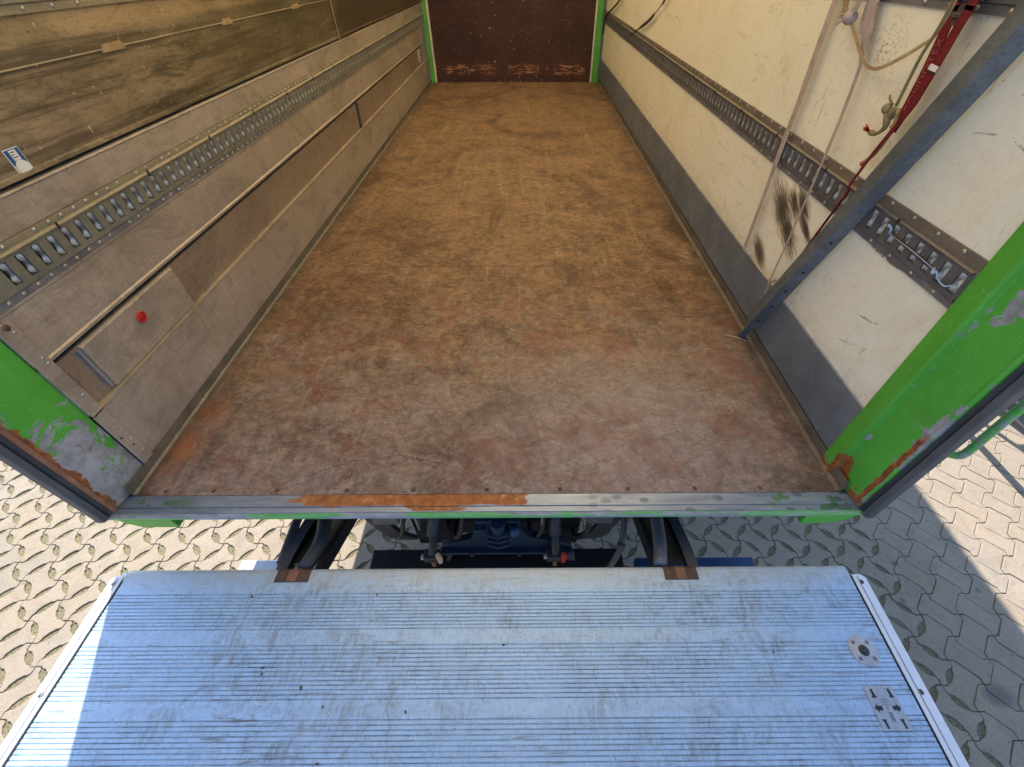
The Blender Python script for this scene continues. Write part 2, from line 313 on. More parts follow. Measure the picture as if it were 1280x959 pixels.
M['rust'] = metal('rusty_steel', (.20,.085,.045,1), (.33,.15,.085,1), .1, .65, .1, 12)
M['rust_dark'] = metal('dark_rusty_steel', (.07,.045,.035,1), (.14,.07,.045,1), .2, .6, .14, 12)
M['black'] = metal('black_painted_steel', (.008,.009,.011,1), (.018,.019,.023,1), .1, .5)
M['greyblack'] = metal('worn_black_steel', (.035,.037,.042,1), (.07,.072,.08,1), .2, .5, .06)
M['blueblack'] = metal('blue_black_paint', (.008,.020,.045,1), (.018,.042,.085,1), .1, .4, .02)
M['blue'] = metal('blue_tinted_steel', (.012,.05,.13,1), (.02,.08,.20,1), .1, .35)
M['rubber'] = metal('black_rubber', (.018,.018,.020,1), (.04,.04,.045,1), 0, .6)
M['seal'] = metal('dark_grey_seal_lip', (.06,.06,.065,1), (.10,.10,.11,1), 0, .5)
M['white'] = metal('white_paint', (.6,.58,.55,1), (.72,.70,.66,1), 0, .5)
M['red'] = metal('red_plastic', (.45,.02,.02,1), (.55,.035,.03,1), 0, .35)
M['cord'] = metal('black_cord', (.012,.01,.009,1), (.02,.018,.016,1), 0, .7)
M['trim'] = metal('white_aluminium_trim', (.62,.66,.72,1), (.74,.77,.82,1), .25, .4, 0, 9, .15)
M['disc'] = metal('dull_disc_steel', (.40,.38,.38,1), (.55,.53,.53,1), .5, .4, 0, 25)
M['plate'] = metal('grey_instruction_plate', (.34,.37,.42,1), (.44,.47,.52,1), .4, .5, 0, 25)
M['ink'] = metal('dark_ink', (.012,.014,.03,1), (.02,.022,.045,1), 0, .5)
M['blue_print'] = metal('blue_print', (.01,.075,.24,1), (.015,.09,.28,1), 0, .4)
M['paper'] = metal('off_white_print', (.62,.62,.60,1), (.7,.7,.68,1), 0, .5, 0, 20, .1)
M['grey_line'] = metal('grey_print', (.25,.26,.3,1), (.3,.31,.35,1), 0, .5)
M['wood'] = metal('pale_splinter', (.5,.38,.28,1), (.62,.5,.4,1), 0, .7)
M['leafbit'] = metal('dry_leaf', (.06,.035,.02,1), (.10,.05,.035,1), 0, .8)
M['crumb'] = metal('dirt_crumbs', (.10,.065,.035,1), (.32,.2,.1,1), 0, .9, 0, 60)
M['bluebar'] = metal('galvanised_guard', (.35,.38,.45,1), (.48,.51,.58,1), .5, .35)
# sill: galvanised with a rust patch in the middle
g = G('sill_plate_steel'); X = g.xyz()
n1 = g.noise((5,40,10), 5, .6); n2 = g.noise(28, 5, .7)
c = g.mix(g.mr(n1, .3, .7), (.20,.24,.33,1), (.35,.40,.52,1))
c = g.mix(g.mul(g.mr(g.vor((16,26,10)), .33, .24, 0, .7), g.mr(X[0], .2, .5)), c, (.10,.12,.17,1))
edgeN = g.mul(g.add(g.noise((9,30,5), 5, .7), -.5), .35)
rm = g.mul(g.mr(g.add(g.ma('ABSOLUTE', g.add(X[0], .25)), edgeN), .41, .39), g.mr(g.add(X[1], g.mul(edgeN, .1)), -.046, -.040))
rm = g.mx(rm, g.mul(g.mr(g.add(g.ma('ABSOLUTE', g.add(X[0], .18)), edgeN), .10, .07), g.mr(g.add(X[1], g.mul(edgeN, .06)), -.066, -.060)))
c = g.mix(rm, c, g.mix(g.mr(n2, .35, .65), (.22,.075,.02,1), (.42,.16,.045,1)))
gp = g.mul(g.mr(g.noise((11,17,5), 4, .6, .5), .56, .58), g.mx(g.mr(X[0], .93, 1.0), g.mr(X[0], -.95, -1.1)))
c = g.mix(g.mul(gp, .8), c, (.07,.22,.05,1))
c = g.mix(g.mul(g.mr(X[0], -.85, -1.25), .5), c, (.10,.12,.10,1))
c = g.mix(g.mr(n2, .6, .75, 0, .5), c, (.5,.5,.53,1))
M['sill'] = g.end(c, g.mr(rm, 0, 1, .42, .8), g.mr(rm, 0, 1, .55, 0), n2, .25, .0015)
# platform aluminium, blue of the reflected sky put into its base colour
g = G('ribbed_platform_aluminium'); X = g.xyz()
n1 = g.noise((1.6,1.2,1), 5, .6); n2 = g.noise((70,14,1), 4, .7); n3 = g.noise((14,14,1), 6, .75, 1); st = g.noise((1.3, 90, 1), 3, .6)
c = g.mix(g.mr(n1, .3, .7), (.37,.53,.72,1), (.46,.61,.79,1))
c = g.mix(g.mr(st, .4, .7, 0, .30), c, (.32,.40,.53,1))
dm = g.mul(g.mr(n3, .44, .60), g.mr(g.noise((2.2,2.6,1), 5, .65, off=(1,8,0)), .36, .56))
c = g.mix(g.mul(g.mul(dm, g.mr(n2, .38, .56)), .58), c, (.19,.175,.15,1))
c = g.mix(g.mr(g.noise((130,60,1), 4, .8), .52, .66, 0, .4), c, (.20,.22,.25,1))
c = g.mix(g.mul(g.mr(g.noise((8,95,1), 4, .75, .5, off=(7,0,0)), .56, .66), g.mr(g.noise((2,3,1), 3), .4, .6)), c, (.22,.215,.20,1))
c = g.mix(g.mul(g.mr(X[1], -.27, -.22), g.mr(n3, .3, .7, .25, .8)), c, (.47,.47,.46,1))
c = g.mix(g.mr(g.noise(130, 2, .6), .70, .74, 0, .75), c, (.06,.06,.06,1))
c = g.mix(g.mul(g.mr(g.noise((30,60,1), 3, .7, 3), .64, .67), .5), c, (.75,.78,.83,1))
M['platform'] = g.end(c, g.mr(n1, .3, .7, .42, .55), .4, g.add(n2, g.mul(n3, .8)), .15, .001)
g = G('platform_groove'); M['groove'] = g.end(g.mix(g.mr(g.noise((7,9,1),6,.78),.40,.60),(.085,.09,.10,1),(.36,.46,.58,1)), .6, .2)
# translucent roof
g = G('translucent_yellowed_roof')
tr = g.n.new('ShaderNodeBsdfTranslucent'); tr.inputs[0].default_value = (1,.86,.60,1)
df = g.n.new('ShaderNodeBsdfDiffuse'); df.inputs[0].default_value = (.7,.6,.42,1)
mxs = g.n.new('ShaderNodeMixShader'); mxs.inputs[0].default_value = .96
g.t.links.new(df.outputs[0], mxs.inputs[1]); g.t.links.new(tr.outputs[0], mxs.inputs[2]); g.t.links.new(mxs.outputs[0], g.out.inputs[0])
M['roof'] = g.m
# textiles
def cloth(name, a, b, dirt=(.1,.09,.08,1)):
    g = G(name); n = g.noise(18, 5, .7); wv = g.noise((300,300,60), 2)
    c = g.mix(g.mr(n, .35, .65), a, b); c = g.mix(g.mr(g.noise(25, 5, .75, off=(3,3,3)), .58, .68, 0, .6), c, dirt)
    return g.end(c, .85, 0, wv, .5, .001, .2)
M['mauve'] = cloth('faded_mauve_webbing', (.30,.24,.235,1), (.42,.35,.345,1))
M['tan'] = cloth('old_tan_webbing', (.25,.17,.09,1), (.38,.28,.16,1), (.12,.08,.04,1))
M['redstrap'] = cloth('dirty_red_webbing', (.10,.008,.012,1), (.17,.014,.018,1), (.08,.02,.02,1))
M['redprint'] = cloth('faded_red_print', (.27,.07,.07,1), (.33,.10,.09,1), (.2,.03,.03,1))
M['tag'] = cloth('white_label_cloth', (.6,.58,.6,1), (.7,.68,.7,1), (.4,.4,.4,1))
M['olive'] = cloth('olive_cord', (.16,.13,.065,1), (.24,.19,.1,1))
M['fray'] = cloth('frayed_red_end', (.4,.05,.05,1), (.5,.12,.1,1))
M['twist'] = cloth('blue_plastic_twine', (.25,.36,.52,1), (.45,.55,.68,1))

# ------------------------------------------------------------ mesh helper
class MB:
    def __init__(s): s.v = []; s.f = []; s.mi = []; s.sm = []
    def add(s, vs, fs, mi=0, smooth=False):
        o = len(s.v); s.v += [tuple(p) for p in vs]
        for f in fs: s.f.append([i+o for i in f]); s.mi.append(mi); s.sm.append(smooth)
        return s
    def box(s, x0, x1, y0, y1, z0, z1, mi=0):
        return s.add([(x0,y0,z0),(x1,y0,z0),(x1,y1,z0),(x0,y1,z0),(x0,y0,z1),(x1,y0,z1),(x1,y1,z1),(x0,y1,z1)],
                     [(0,3,2,1),(4,5,6,7),(0,1,5,4),(1,2,6,5),(2,3,7,6),(3,0,4,7)], mi)
    def hull8(s, lo, hi, mi=0):     # two quads, lower and upper
        return s.add(list(lo)+list(hi), [(0,3,2,1),(4,5,6,7),(0,1,5,4),(1,2,6,5),(2,3,7,6),(3,0,4,7)], mi)
    def prism(s, poly, axis, a, b, mi=0):       # poly in the two other axes (cyclic order), extruded a..b
        def P(p, t):
            return {'x': (t,p[0],p[1]), 'y': (p[0],t,p[1]), 'z': (p[0],p[1],t)}[axis]
        n = len(poly); vs = [P(p,a) for p in poly]+[P(p,b) for p in poly]
        fs = [tuple(range(n))[::-1], tuple(range(n, 2*n))]+[(i,(i+1)%n,(i+1)%n+n,i+n) for i in range(n)]
        return s.add(vs, fs, mi)
    def tube(s, pts, r, seg=10, mi=0, flat=None):
        pts = [Vector(p) for p in pts]; vs = []; n = len(pts)
        rr = (list(r)+[r[-1]]*n)[:n] if isinstance(r, (list, tuple)) else [r]*n
        up = Vector((0,0,1)) if abs((pts[-1]-pts[0]).normalized().z) < .9 else Vector((0,1,0))
        for i, p in enumerate(pts):
            t = (pts[min(i+1,n-1)]-pts[max(i-1,0)]).normalized()
            a = t.cross(up).normalized(); b = a.cross(t).normalized()
            for k in range(seg):
                th = 2*math.pi*k/seg
                vs.append(p+a*math.cos(th)*rr[i]+b*math.sin(th)*rr[i])
        fs = [(i*seg+k, i*seg+(k+1)%seg, (i+1)*seg+(k+1)%seg, (i+1)*seg+k) for i in range(n-1) for k in range(seg)]
        fs += [tuple(range(seg))[::-1], tuple(range((n-1)*seg, n*seg))]
        return s.add(vs, fs, mi, True)
    def cyl(s, c, ax, r, h, seg=20, mi=0, r2=None):
        c = Vector(c); ax = Vector(ax).normalized()
        return s.tube([c, c+ax*h], [r, r2 if r2 is not None else r], seg, mi)
    def ribbon(s, pts, w, th, nrm=(-1,0,0), mi=0):      # flat strap: width perpendicular to path, in the plane of nrm
        pts = [Vector(p) for p in pts]; nrm = Vector(nrm); n = len(pts); vs = []
        ww = (list(w)+[w[-1]]*n)[:n] if isinstance(w, (list, tuple)) else [w]*n
        for i, p in enumerate(pts):
            t = (pts[min(i+1,n-1)]-pts[max(i-1,0)]).normalized()
            a = t.cross(nrm).normalized()
            for sx, sn in ((-1,0),(1,0),(1,1),(-1,1)): vs.append(p+a*sx*ww[i]/2+nrm*th*sn)
        fs = [(i*4+k, i*4+(k+1)%4, (i+1)*4+(k+1)%4, (i+1)*4+k) for i in range(n-1) for k in range(4)]
        fs += [(3,2,1,0), tuple(range((n-1)*4, n*4))]
        return s.add(vs, fs, mi)
    def ball(s, c, r, seg=10, mi=0):
        rx, ry, rz = r if isinstance(r, tuple) else (r,r,r); vs = [(c[0],c[1],c[2]+rz)]
        m = seg//2
        for i in range(1, m):
            for k in range(seg):
                a = math.pi*i/m; b = 2*math.pi*k/seg
                vs.append((c[0]+rx*math.sin(a)*math.cos(b), c[1]+ry*math.sin(a)*math.sin(b), c[2]+rz*math.cos(a)))
        vs.append((c[0],c[1],c[2]-rz)); L = len(vs)-1
        fs = [(0,1+k,1+(k+1)%seg) for k in range(seg)]
        for i in range(m-2):
            for k in range(seg):
                a = 1+i*seg+k; b = 1+i*seg+(k+1)%seg; fs.append((a, a+seg, b+seg, b))
        fs += [(L, 1+(m-2)*seg+(k+1)%seg, 1+(m-2)*seg+k) for k in range(seg)]
        return s.add(vs, fs, mi, True)
    def build(s, name, mats, parent=None, bevel=0, label=None, origin=None, normals=True):
        root = parent
        while root is not None and root.parent: root = root.parent
        o = Vector(root.location) if root is not None else Vector(origin or (0,0,0))
        me = bpy.data.meshes.new(name)
        me.from_pydata([tuple(Vector(p)-o) for p in s.v], [], s.f)
        if not isinstance(mats, (list, tuple)): mats = [mats]
        for m in mats: me.materials.append(m)
        me.polygons.foreach_set('material_index', s.mi); me.polygons.foreach_set('use_smooth', s.sm)
        me.update()
        if normals:
            import bmesh
            bm = bmesh.new(); bm.from_mesh(me); bmesh.ops.recalc_face_normals(bm, faces=bm.faces); bm.to_mesh(me); bm.free()
        ob = bpy.data.objects.new(name, me); COL.objects.link(ob)
        if parent is not None: ob.parent = parent
        else: ob.location = o
        if bevel:
            b = ob.modifiers.new('bevel', 'BEVEL'); b.width = bevel; b.segments = 2; b.limit_method = 'ANGLE'; b.angle_limit = R(40)
        if label: ob['label'] = label
        return ob
def thing(name, loc, label, cat, group=None):
    o = bpy.data.objects.new(name, None); COL.objects.link(o); o.location = loc; o.empty_display_size = .1
    return tag(o, label, cat, group)
def tag(o, label, cat, group=None):
    o['label'] = label; o['category'] = cat
    if group: o['group'] = group
    return o
def smooth(pts, k=4):       # Catmull-Rom
    P = [Vector(p) for p in pts]; P = [P[0]*2-P[1]]+P+[P[-1]*2-P[-2]]; out = []
    for i in range(1, len(P)-2):
        for j in range(k):
            t = j/k; a, b, c, d = P[i-1:i+3]
            out.append(.5*((2*b)+(c-a)*t+(2*a-5*b+4*c-d)*t*t+(3*b-a-3*c+d)*t**3))
    out.append(P[-2]); return out

# ------------------------------------------------------------ ground
GZ = -1.15
o = MB().add([(-400,-400,GZ-.008),(400,-400,GZ-.008),(400,400,GZ-.008),(-400,400,GZ-.008)], [(0,1,2,3)]).build('ground', M['moss']); o['kind'] = 'structure'
def paving():
    p = .205; h = p/2; a = .028; ax, ay = 2.325, -.172
    vs = []; fs = []; tint = []
    def cell(cx, cy, kind):
        # corners left, top, right, bottom; A crossings hold vertical fam1 / horizontal fam2
        if kind == 1:
            pts = [(-h,0),(-h+a,0),'d',(0,h-a),(0,h),(a,h),'d',(h,a),(h,0),(h-a,0),'d',(0,-h+a),(0,-h),(-a,-h),'d',(-h,-a)]
        else:
            pts = [(-h,0),(-h+a,0),'d',(0,h-a),(0,h),(0+0,h)]
            pts = [(0,-h),(a,-h),'d',(h,-a),(h,0),(h-a,0),'d',(0,h-a),(0,h),(-a,h),'d',(-h,a),(-h,0),(-h+a,0),'d',(0,-h+a)]
            # bottom A: fam2 leaves horizontally, fam1 vertically
        n = len(pts); poly = []; C = Vector((0,0))
        for i, q in enumerate(pts):
            if q == 'd':
                A = Vector(pts[i-1]); B = Vector(pts[(i+1)%n]); mid = (A+B)/2
                gx, gy = cx+mid.x, cy+mid.y
                if gx < 2.2:
                    nrm = Vector((-(B-A).y, (B-A).x)).normalized()
                    if nrm.dot(-mid) < 0: nrm = -nrm
                    j = random.uniform(.85, 1.15)
                    for t, k in ((.15,.003),(.24,.0115),(.5,.0155),(.76,.0115),(.85,.003)):
                        poly.append(A+(B-A)*t+nrm*k*j)
            else: poly.append(Vector(q))
        N = len(poly)
        area = sum(poly[i].x*poly[(i+1)%N].y-poly[(i+1)%N].x*poly[i].y for i in range(N))
        if area < 0: poly.reverse()
        def inset(P, d):
            out = []
            for i in range(N):
                e1 = (P[i]-P[i-1]).normalized(); e2 = (P[(i+1)%N]-P[i]).normalized()
                n1 = Vector((-e1.y,e1.x)); n2 = Vector((-e2.y,e2.x)); m = n1+n2
                m = m.normalized() if m.length > 1e-4 else n1
                out.append(P[i]+m*d/max(.45, m.dot(n1)))
            return out
        rot = random.gauss(0, .006); dx = random.gauss(0,.0006); dy = random.gauss(0,.0006)
        dz = random.gauss(0, .0009); tx = random.gauss(0, .010); ty = random.gauss(0, .010)
        rings = [(inset(poly,.0016), -.03), (inset(poly,.0016), -.0035), (inset(poly,.0026), -.0010), (inset(poly,.0052), 0)]
        o = len(vs); cr, sr = math.cos(rot), math.sin(rot)
        for P, z in rings:
            for q in P:
                x = q.x*cr-q.y*sr; y = q.x*sr+q.y*cr
                vs.append((cx+x+dx, cy+y+dy, GZ+z+dz+x*tx+y*ty))
        for r in range(3):
            for i in range(N):
                fs.append((o+r*N+i, o+r*N+(i+1)%N, o+(r+1)*N+(i+1)%N, o+(r+1)*N+i))
        fs.append(tuple(o+3*N+i for i in range(N)))
        tint.extend([random.random()**2]*(3*N+1))
    for i in range(-47, 26):
        for j in range(-14, 25):
            x, y = ax+i*p, ay+j*p
            cell(x+h, y, 1); cell(x, y+h, 2)
    me = bpy.data.meshes.new('paving'); me.from_pydata(vs, [], fs); me.materials.append(M['paver'])
    at = me.attributes.new('tint', 'FLOAT', 'FACE'); at.data.foreach_set('value', tint)
    ob = bpy.data.objects.new('paving', me); COL.objects.link(ob); ob['kind'] = 'structure'
paving()

# ------------------------------------------------------------ the truck
truck = thing('box_truck', (0, 3, GZ), 'green framed box truck seen from behind, empty cargo box open with its tail lift lowered', 'truck')
W = 1.225; L = 6.78; H = 2.38
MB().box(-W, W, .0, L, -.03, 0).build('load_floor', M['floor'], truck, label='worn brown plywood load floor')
# screws along the rear edge of the floor
for x in (-1.12,-.956,-.738,-.493,-.261,-.007,.249,.486,.72,.95,1.12): MB().cyl((x,.016,0), (0,0,1), .008, .0025, 12, 0, .006).build('floor_screw', M['rust_dark'], truck)
# floor edge angles
e = MB()
e.prism([(-W,.001),(-W+.016,.001),(-W+.014,.005),(-W+.006,.009),(-W+.005,.046),(-W,.046)], 'y', .0, L)
e.build('floor_angle', M['floor_edge'], truck, label='dusty angle strip where floor meets left wall')
e = MB(); e.prism([(W,.001),(W-.024,.001),(W-.022,.006),(W-.009,.011),(W-.006,.052),(W,.052)], 'y', .0, L)
e.build('floor_angle', M['floor_dirt_metal'], truck, label='rusty dark angle strip where floor meets right wall')
# sill
sl = MB().box(-1.268, 1.268, -.045, -.001, -.05, -.001).box(-1.268, 1.268, -.0655, -.0465, -.05, -.003).build('sill_plate', M['sill'], truck, .0012, 'grey steel door sill with an orange rust patch')
MB().prism([(-.0665,-.004),(-.076,-.007),(-.0785,-.011),(-.0785,-.024),(-.0665,-.024)], 'x', -1.268, 1.268).build('sill_lip', M['green_edge'], truck, .001, 'scraped green rear edge of the sill')
for sx in (-1, 1):
    x0, x1 = (-1.225,-1.066) if sx < 0 else (1.075, 1.225)
    b = MB()
    if sx < 0: b.prism([(-1.25,-.0245),(-1.066,-.0245),(-1.066,-.080),(-1.19,-.080),(-1.225,-.055)], 'y', -.0775, .06)
    else: b.prism([(1.08,-.0245),(1.25,-.0245),(1.235,-.05),(1.20,-.072),(1.15,-.080),(1.08,-.080)], 'y', -.0775, .06)
    b.build('bump_bracket', M['green'], truck, .003)
# chassis under the body
MB().box(-W-.02, W+.02, .01, L+.05, -.075, -.032).build('underfloor', M['black'], truck)
for x in (-.29, .29):
    MB().box(x-.075, x+.075, .10, L+1.6, -.62, -.30).build('chassis_rail', M['black'], truck, .004)
for i, y in enumerate((.55, 1.6, 2.7, 3.8, 4.9, 6.0)):
    MB().box(-1.15, 1.15, y, y+.08, -.20, -.076).build('cross_bearer', M['black'], truck)
MB().box(-.36, .36, 1.2, 6.5, -.30, -.20).build('subframe', M['black'], truck)
# walls -------------------------------------------------------
def rail(side, name_, z0, z1, zs0, zs1, zr, mats, y0=.10, y1=6.70, off=.231, x=W, inward=.016, sp=.0517, parent=None):
    """perforated lashing rail; side -1 left, 1 right; slots from zs0 to zs1; ridge between zr[0] and zr[1]"""
    X = lambda d: side*(x-d)
    m = MB(); T = m
    ys = []; y = off
    while y < y1-.08: ys.append(y); y += sp
    sw = .0118  # half slot
    d0 = .012   # plate face
    # flat flanges
    m.box(*sorted((X(0), X(.006))), y0, y1, z0, zs0-.012, 1)
    m.box(*sorted((X(0), X(.007))), y0, y1, zr[1], z1, 2)
    # plate bands
    def q(a, b, c, d, mi): m.add([a,b,c,d], [(0,1,2,3)], mi)
    def band(ya, yb, za, zb):
        q((X(d0),ya,za),(X(d0),yb,za),(X(d0),yb,zb),(X(d0),ya,zb),0)
    band(y0, y1, zs0-.012, zs0); band(y0, y1, zs1, zr[0])
    q((X(.006),y0,zs0-.016),(X(.006),y1,zs0-.016),(X(d0),y1,zs0-.012),(X(d0),y0,zs0-.012),0)
    prev = y0
    for yy in ys:
        a, b = yy-sw, yy+sw
        band(prev, a, zs0, zs1); prev = b
        D = -.030
        q((X(d0),a,zs0),(X(D),a,zs0),(X(D),a,zs1),(X(d0),a,zs1),0); q((X(d0),b,zs0),(X(D),b,zs0),(X(D),b,zs1),(X(d0),b,zs1),0)
        q((X(d0),a,zs0),(X(d0),b,zs0),(X(D),b,zs0),(X(D),a,zs0),0); q((X(d0),a,zs1),(X(d0),b,zs1),(X(D),b,zs1),(X(D),a,zs1),0)
        q((X(D),a,zs0),(X(D),b,zs0),(X(D),b,zs1),(X(D),a,zs1),3)
        # pressed tongue: waisted in the middle, standing at the slot's far side
        prof = ((.04,.55,.45),(.16,.95,.40),(.28,.80,.5),(.38,.34,.9),(.50,.12,1.5),(.62,.30,.9),(.70,.80,.5),(.84,.95,.40),(.95,.60,.45))
        vs = []
        for t, wd, dp in prof:
            z = zs0+(zs1-zs0)*t; yf = b-.002; yn = b-.002-(2*sw-.004)*wd*.62
            jd = .004+.006*dp
            vs += [(X(d0-.001-jd*.3), yf, z), (X(d0-.003-jd), yn, z)]
        T.add(vs, [(2*k,2*k+1,2*k+3,2*k+2) for k in range(len(prof)-1)], 4, True)
    band(prev, y1, zs0, zs1)
    # half round ridge
    n = 6; zc = (zr[0]+zr[1])/2; hr = (zr[1]-zr[0])/2; vs = []
    for k in range(n+1):
        a = math.pi*k/n
        for yy in (y0, y1): vs.append((X(d0-.004+math.sin(a)*.012), yy, zc-math.cos(a)*hr))
    m.add(vs, [(2*k,2*k+1,2*k+3,2*k+2) for k in range(n)], 2, True)
    y = off-.055
    while y < y1-.05:
        for z, d in ((z0+.010, .006), (z1-.008, .007)):
            if random.random() < .93: m.cyl((X(d), y+random.uniform(-.003,.003), z), (-side,0,0), .0058, .0025, 8, 5)
        y += .0965/ (2 if side < 0 and z0 < 1 else 1)
    y = .42
    while y < y1:
        m.box(*sorted((X(.0195), X(.022))), y, y+.006, zr[0]-.002, zr[1]+.004, 3); y += .414
    return m.build(name_, mats+[M['tongue'], M['rivet']], parent, normals=False)
# left wall
lw = MB().box(-1.27, -W-.0205, .0, L+.03, -.03, H).build('side_wall', M['board_dark'], truck, label='left side wall with aluminium boards and brown plywood')
MB().prism([(-W-.02,.047),(-W+.004,.047),(-W+.006,.286),(-W+.003,.290),(-W+.010,.293),(-W+.010,.298),(-W-.02,.300)], 'y', .10, L).build('lower_board', M['board'], lw)
MB().box(-W-.019, -W+.0115, .10, L, .2985, .3035).build('board_ledge', M['ledge'], lw)  # brighter than the boards: light caught by this edge put into the colour
MB().box(-W-.02, -W-.006, .10, L, .3045, .476).build('recessed_panel', M['board_dark'], lw)
MB().box(-W-.02, -W-.015, .10, L, .476, .494).build('shadow_gap', M['void'], lw)
MB().prism([(-W-.02,.494),(-W+.005,.494),(-W+.006,.503),(-W+.001,.508),(-W+.001,.645),(-W+.004,.650),(-W+.004,.657),(-W-.02,.657)], 'y', .10, L).build('upper_board', M['board'], lw)
# raised cover over the recess with red cap
cv = MB().prism([(-W-.006,.314),(-W+.002,.306),(-W+.004,.468),(-W-.006,.474)], 'y', .232, .70).build('hatch_cover', M['board'], lw, .002, 'flat brown cover panel in the recess')
MB().prism([(-W-.005,.318),(-W+.003,.316),(-W+.003,.468),(-W-.005,.468)], 'y', .218, .228).build('hatch_cover', M['galv'], lw, .001, 'bright worn end of the cover panel')
d = MB().cyl((-W+.003,.463,.415), (1,0,0), .020, .004, 24, 0).build('red_cap', M['red'], lw, label='small round red plastic cap')
rr = MB()
for k in range(24):
    a = 2*math.pi*k/24; b = 2*math.pi*(k+1)/24
    P = lambda t, r, x: (x, .463+r*math.cos(t), .415+r*math.sin(t))
    rr.add([P(a,.020,-W+.003),P(b,.020,-W+.003),P(b,.0195,-W+.0095),P(a,.0195,-W+.0095),P(a,.0155,-W+.0095),P(b,.0155,-W+.0095),P(b,.0155,-W+.0065),P(a,.0155,-W+.0065)], [(0,1,2,3),(3,2,5,4),(4,5,6,7)], 0, True)
rr.build('cap_rim', M['red'], lw, normals=False)
MB().prism([(.100,.640),(.143,.640),(.145,.047),(.100,.047)], 'x', -W-.004, -W+.010).build('corner_strip', M['board'], lw, .0015, 'riveted vertical strip beside the door post')
for z in (.61,.52,.50,.37,.20,.15,.09): MB().cyl((-W+.010,.130,z),(1,0,0),.0048,.0025,8).build('rivet', M['rivet'], lw)
for y, z, r_ in ((.125,.628,.009),(.122,.13,.004),(.110,.18,.004)): MB().cyl((-W+.010,y,z),(1,0,0),r_,.0015,10).build('bolt_hole', M['rust_dark'], lw)
# divider bar in recess
MB().prism([(3.21,.305),(3.25,.305),(3.27,.476),(3.23,.476)], 'x', -W-.006, -W+.004).build('divider_bar', M['greyblack'], lw, .001)
rail(-1, 'lashing_rail', .658, .786, .692, .751, (.757,.770), [M['rail_plate'], M['rail_low'], M['rail_tan'], M['void']], parent=lw)
MB().prism([(-W-.02,.7875),(-W+.003,.7875),(-W+.003,.864),(-W+.007,.868),(-W+.005,.873),(-W-.02,.873)], 'y', .10, L).build('rail_board', M['board'], lw)
MB().box(-W-.02, -W-.012, .0, L, .873, .884).build('shadow_gap', M['void'], lw)
MB().box(-W-.02, -W-.003, .0, L, .884, 1.196).build('plywood_panel', M['ply'], lw, label='brown plywood panel with green black scuffs')
MB().prism([(-W-.003,.884),(-W+.003,.884),(-W+.001,.893),(-W-.003,.896)], 'y', .10, L).build('panel_edge', M['ply'], lw)
MB().box(-W-.0031, -W+.0012, .10, L, 1.0935, 1.0965).build('seam_strip', M['ledge'], lw)
for y, w_ in ((1.02,.11),(1.78,.09),(2.6,.11),(3.24,.08)): MB().prism([(y-w_/2,1.087),(y+w_/2,1.086),(y+w_/2-.01,1.108),(y-w_/2+.015,1.106)], 'x', -W-.003, -W+.002).build('joint_clip', M['tan'], lw)
MB().box(-W-.0035, -W+.003, 3.20, 3.36, .886, 1.088).build('panel_joint_strip', M['ply'], lw, .001)
MB().box(-W-.0035, -W+.006, 3.212, 3.222, .8755, 1.086).build('panel_joint_strip', M['ledge'], lw)
rail(-1, 'lashing_rail', 1.197, 1.325, 1.231, 1.290, (1.296,1.309), [M['rail_plate'], M['rail_tan'], M['rail_tan'], M['void']], parent=lw, off=.25, sp=.0517)
MB().box(-W-.02, -W+.001, .0, L, 1.326, H-.001).build('upper_panel', M['ply'], lw)
# sticker
def sheet(x, side, pts, t, parent, mat, name, label=None):
    return MB().prism(pts, 'x', *sorted((side*x, side*(x-t)))).build(name, mat, parent, label=label)
stk = sheet(W+.003, -1, [(.453,.884),(.499,.884),(.499,.950),(.453,.950)], .0006, lw, M['paper'], 'sticker', 'white and blue rectangular sticker with a white circle')
sheet(W+.0022, -1, [(.455,.912),(.497,.912),(.497,.948),(.455,.948)], .0005, stk, M['blue_print'], 'blue_field')
sheet(W+.0015, -1, [(.466,.922),(.486,.922),(.486,.946),(.466,.946)], .0004, stk, M['paper'], 'print_block')
circ = lambda cy, cz, ry, rz, n=28: [(cy+ry*math.cos(2*math.pi*k/n), cz+rz*math.sin(2*math.pi*k/n)) for k in range(n)]
sheet(W+.0014, -1, circ(.476,.904,.0195,.019), .0004, stk, M['grey_line'], 'ring')
sheet(W+.0009, -1, circ(.476,.904,.0188,.0183), .0004, stk, M['paper'], 'disc')
for k, (a, b) in enumerate(((.940,.006),(.934,.004),(.928,.007))): sheet(W+.0010, -1, [(.468,a),(.468+b*2,a),(.468+b*2,a+.002),(.468,a+.002)], .0003, stk, M['ink'], 'print_line')
# small number plate deep in the box
nb = sheet(W-.006, -1, [(6.02,.345),(6.14,.345),(6.14,.46),(6.02,.46)], .003, lw, M['paper'], 'number_label', 'small white label with dark figures')
MB().box(-W-.005, -W+.006, 6.02, 6.14, .345, .46).build('label_spacer', M['board'], lw)
for z in (.43,.395,.36): sheet(W-.0095, -1, [(6.05,z),(6.11,z),(6.11,z+.022),(6.05,z+.022)], .002, nb, M['ink'], 'figure')
# pale green-white corner zone
MB().box(-W-.005, -W+.008, 6.35, L, .05, .87).build('corner_strip', M['galv'], lw, label='light metal strip at the front corner')
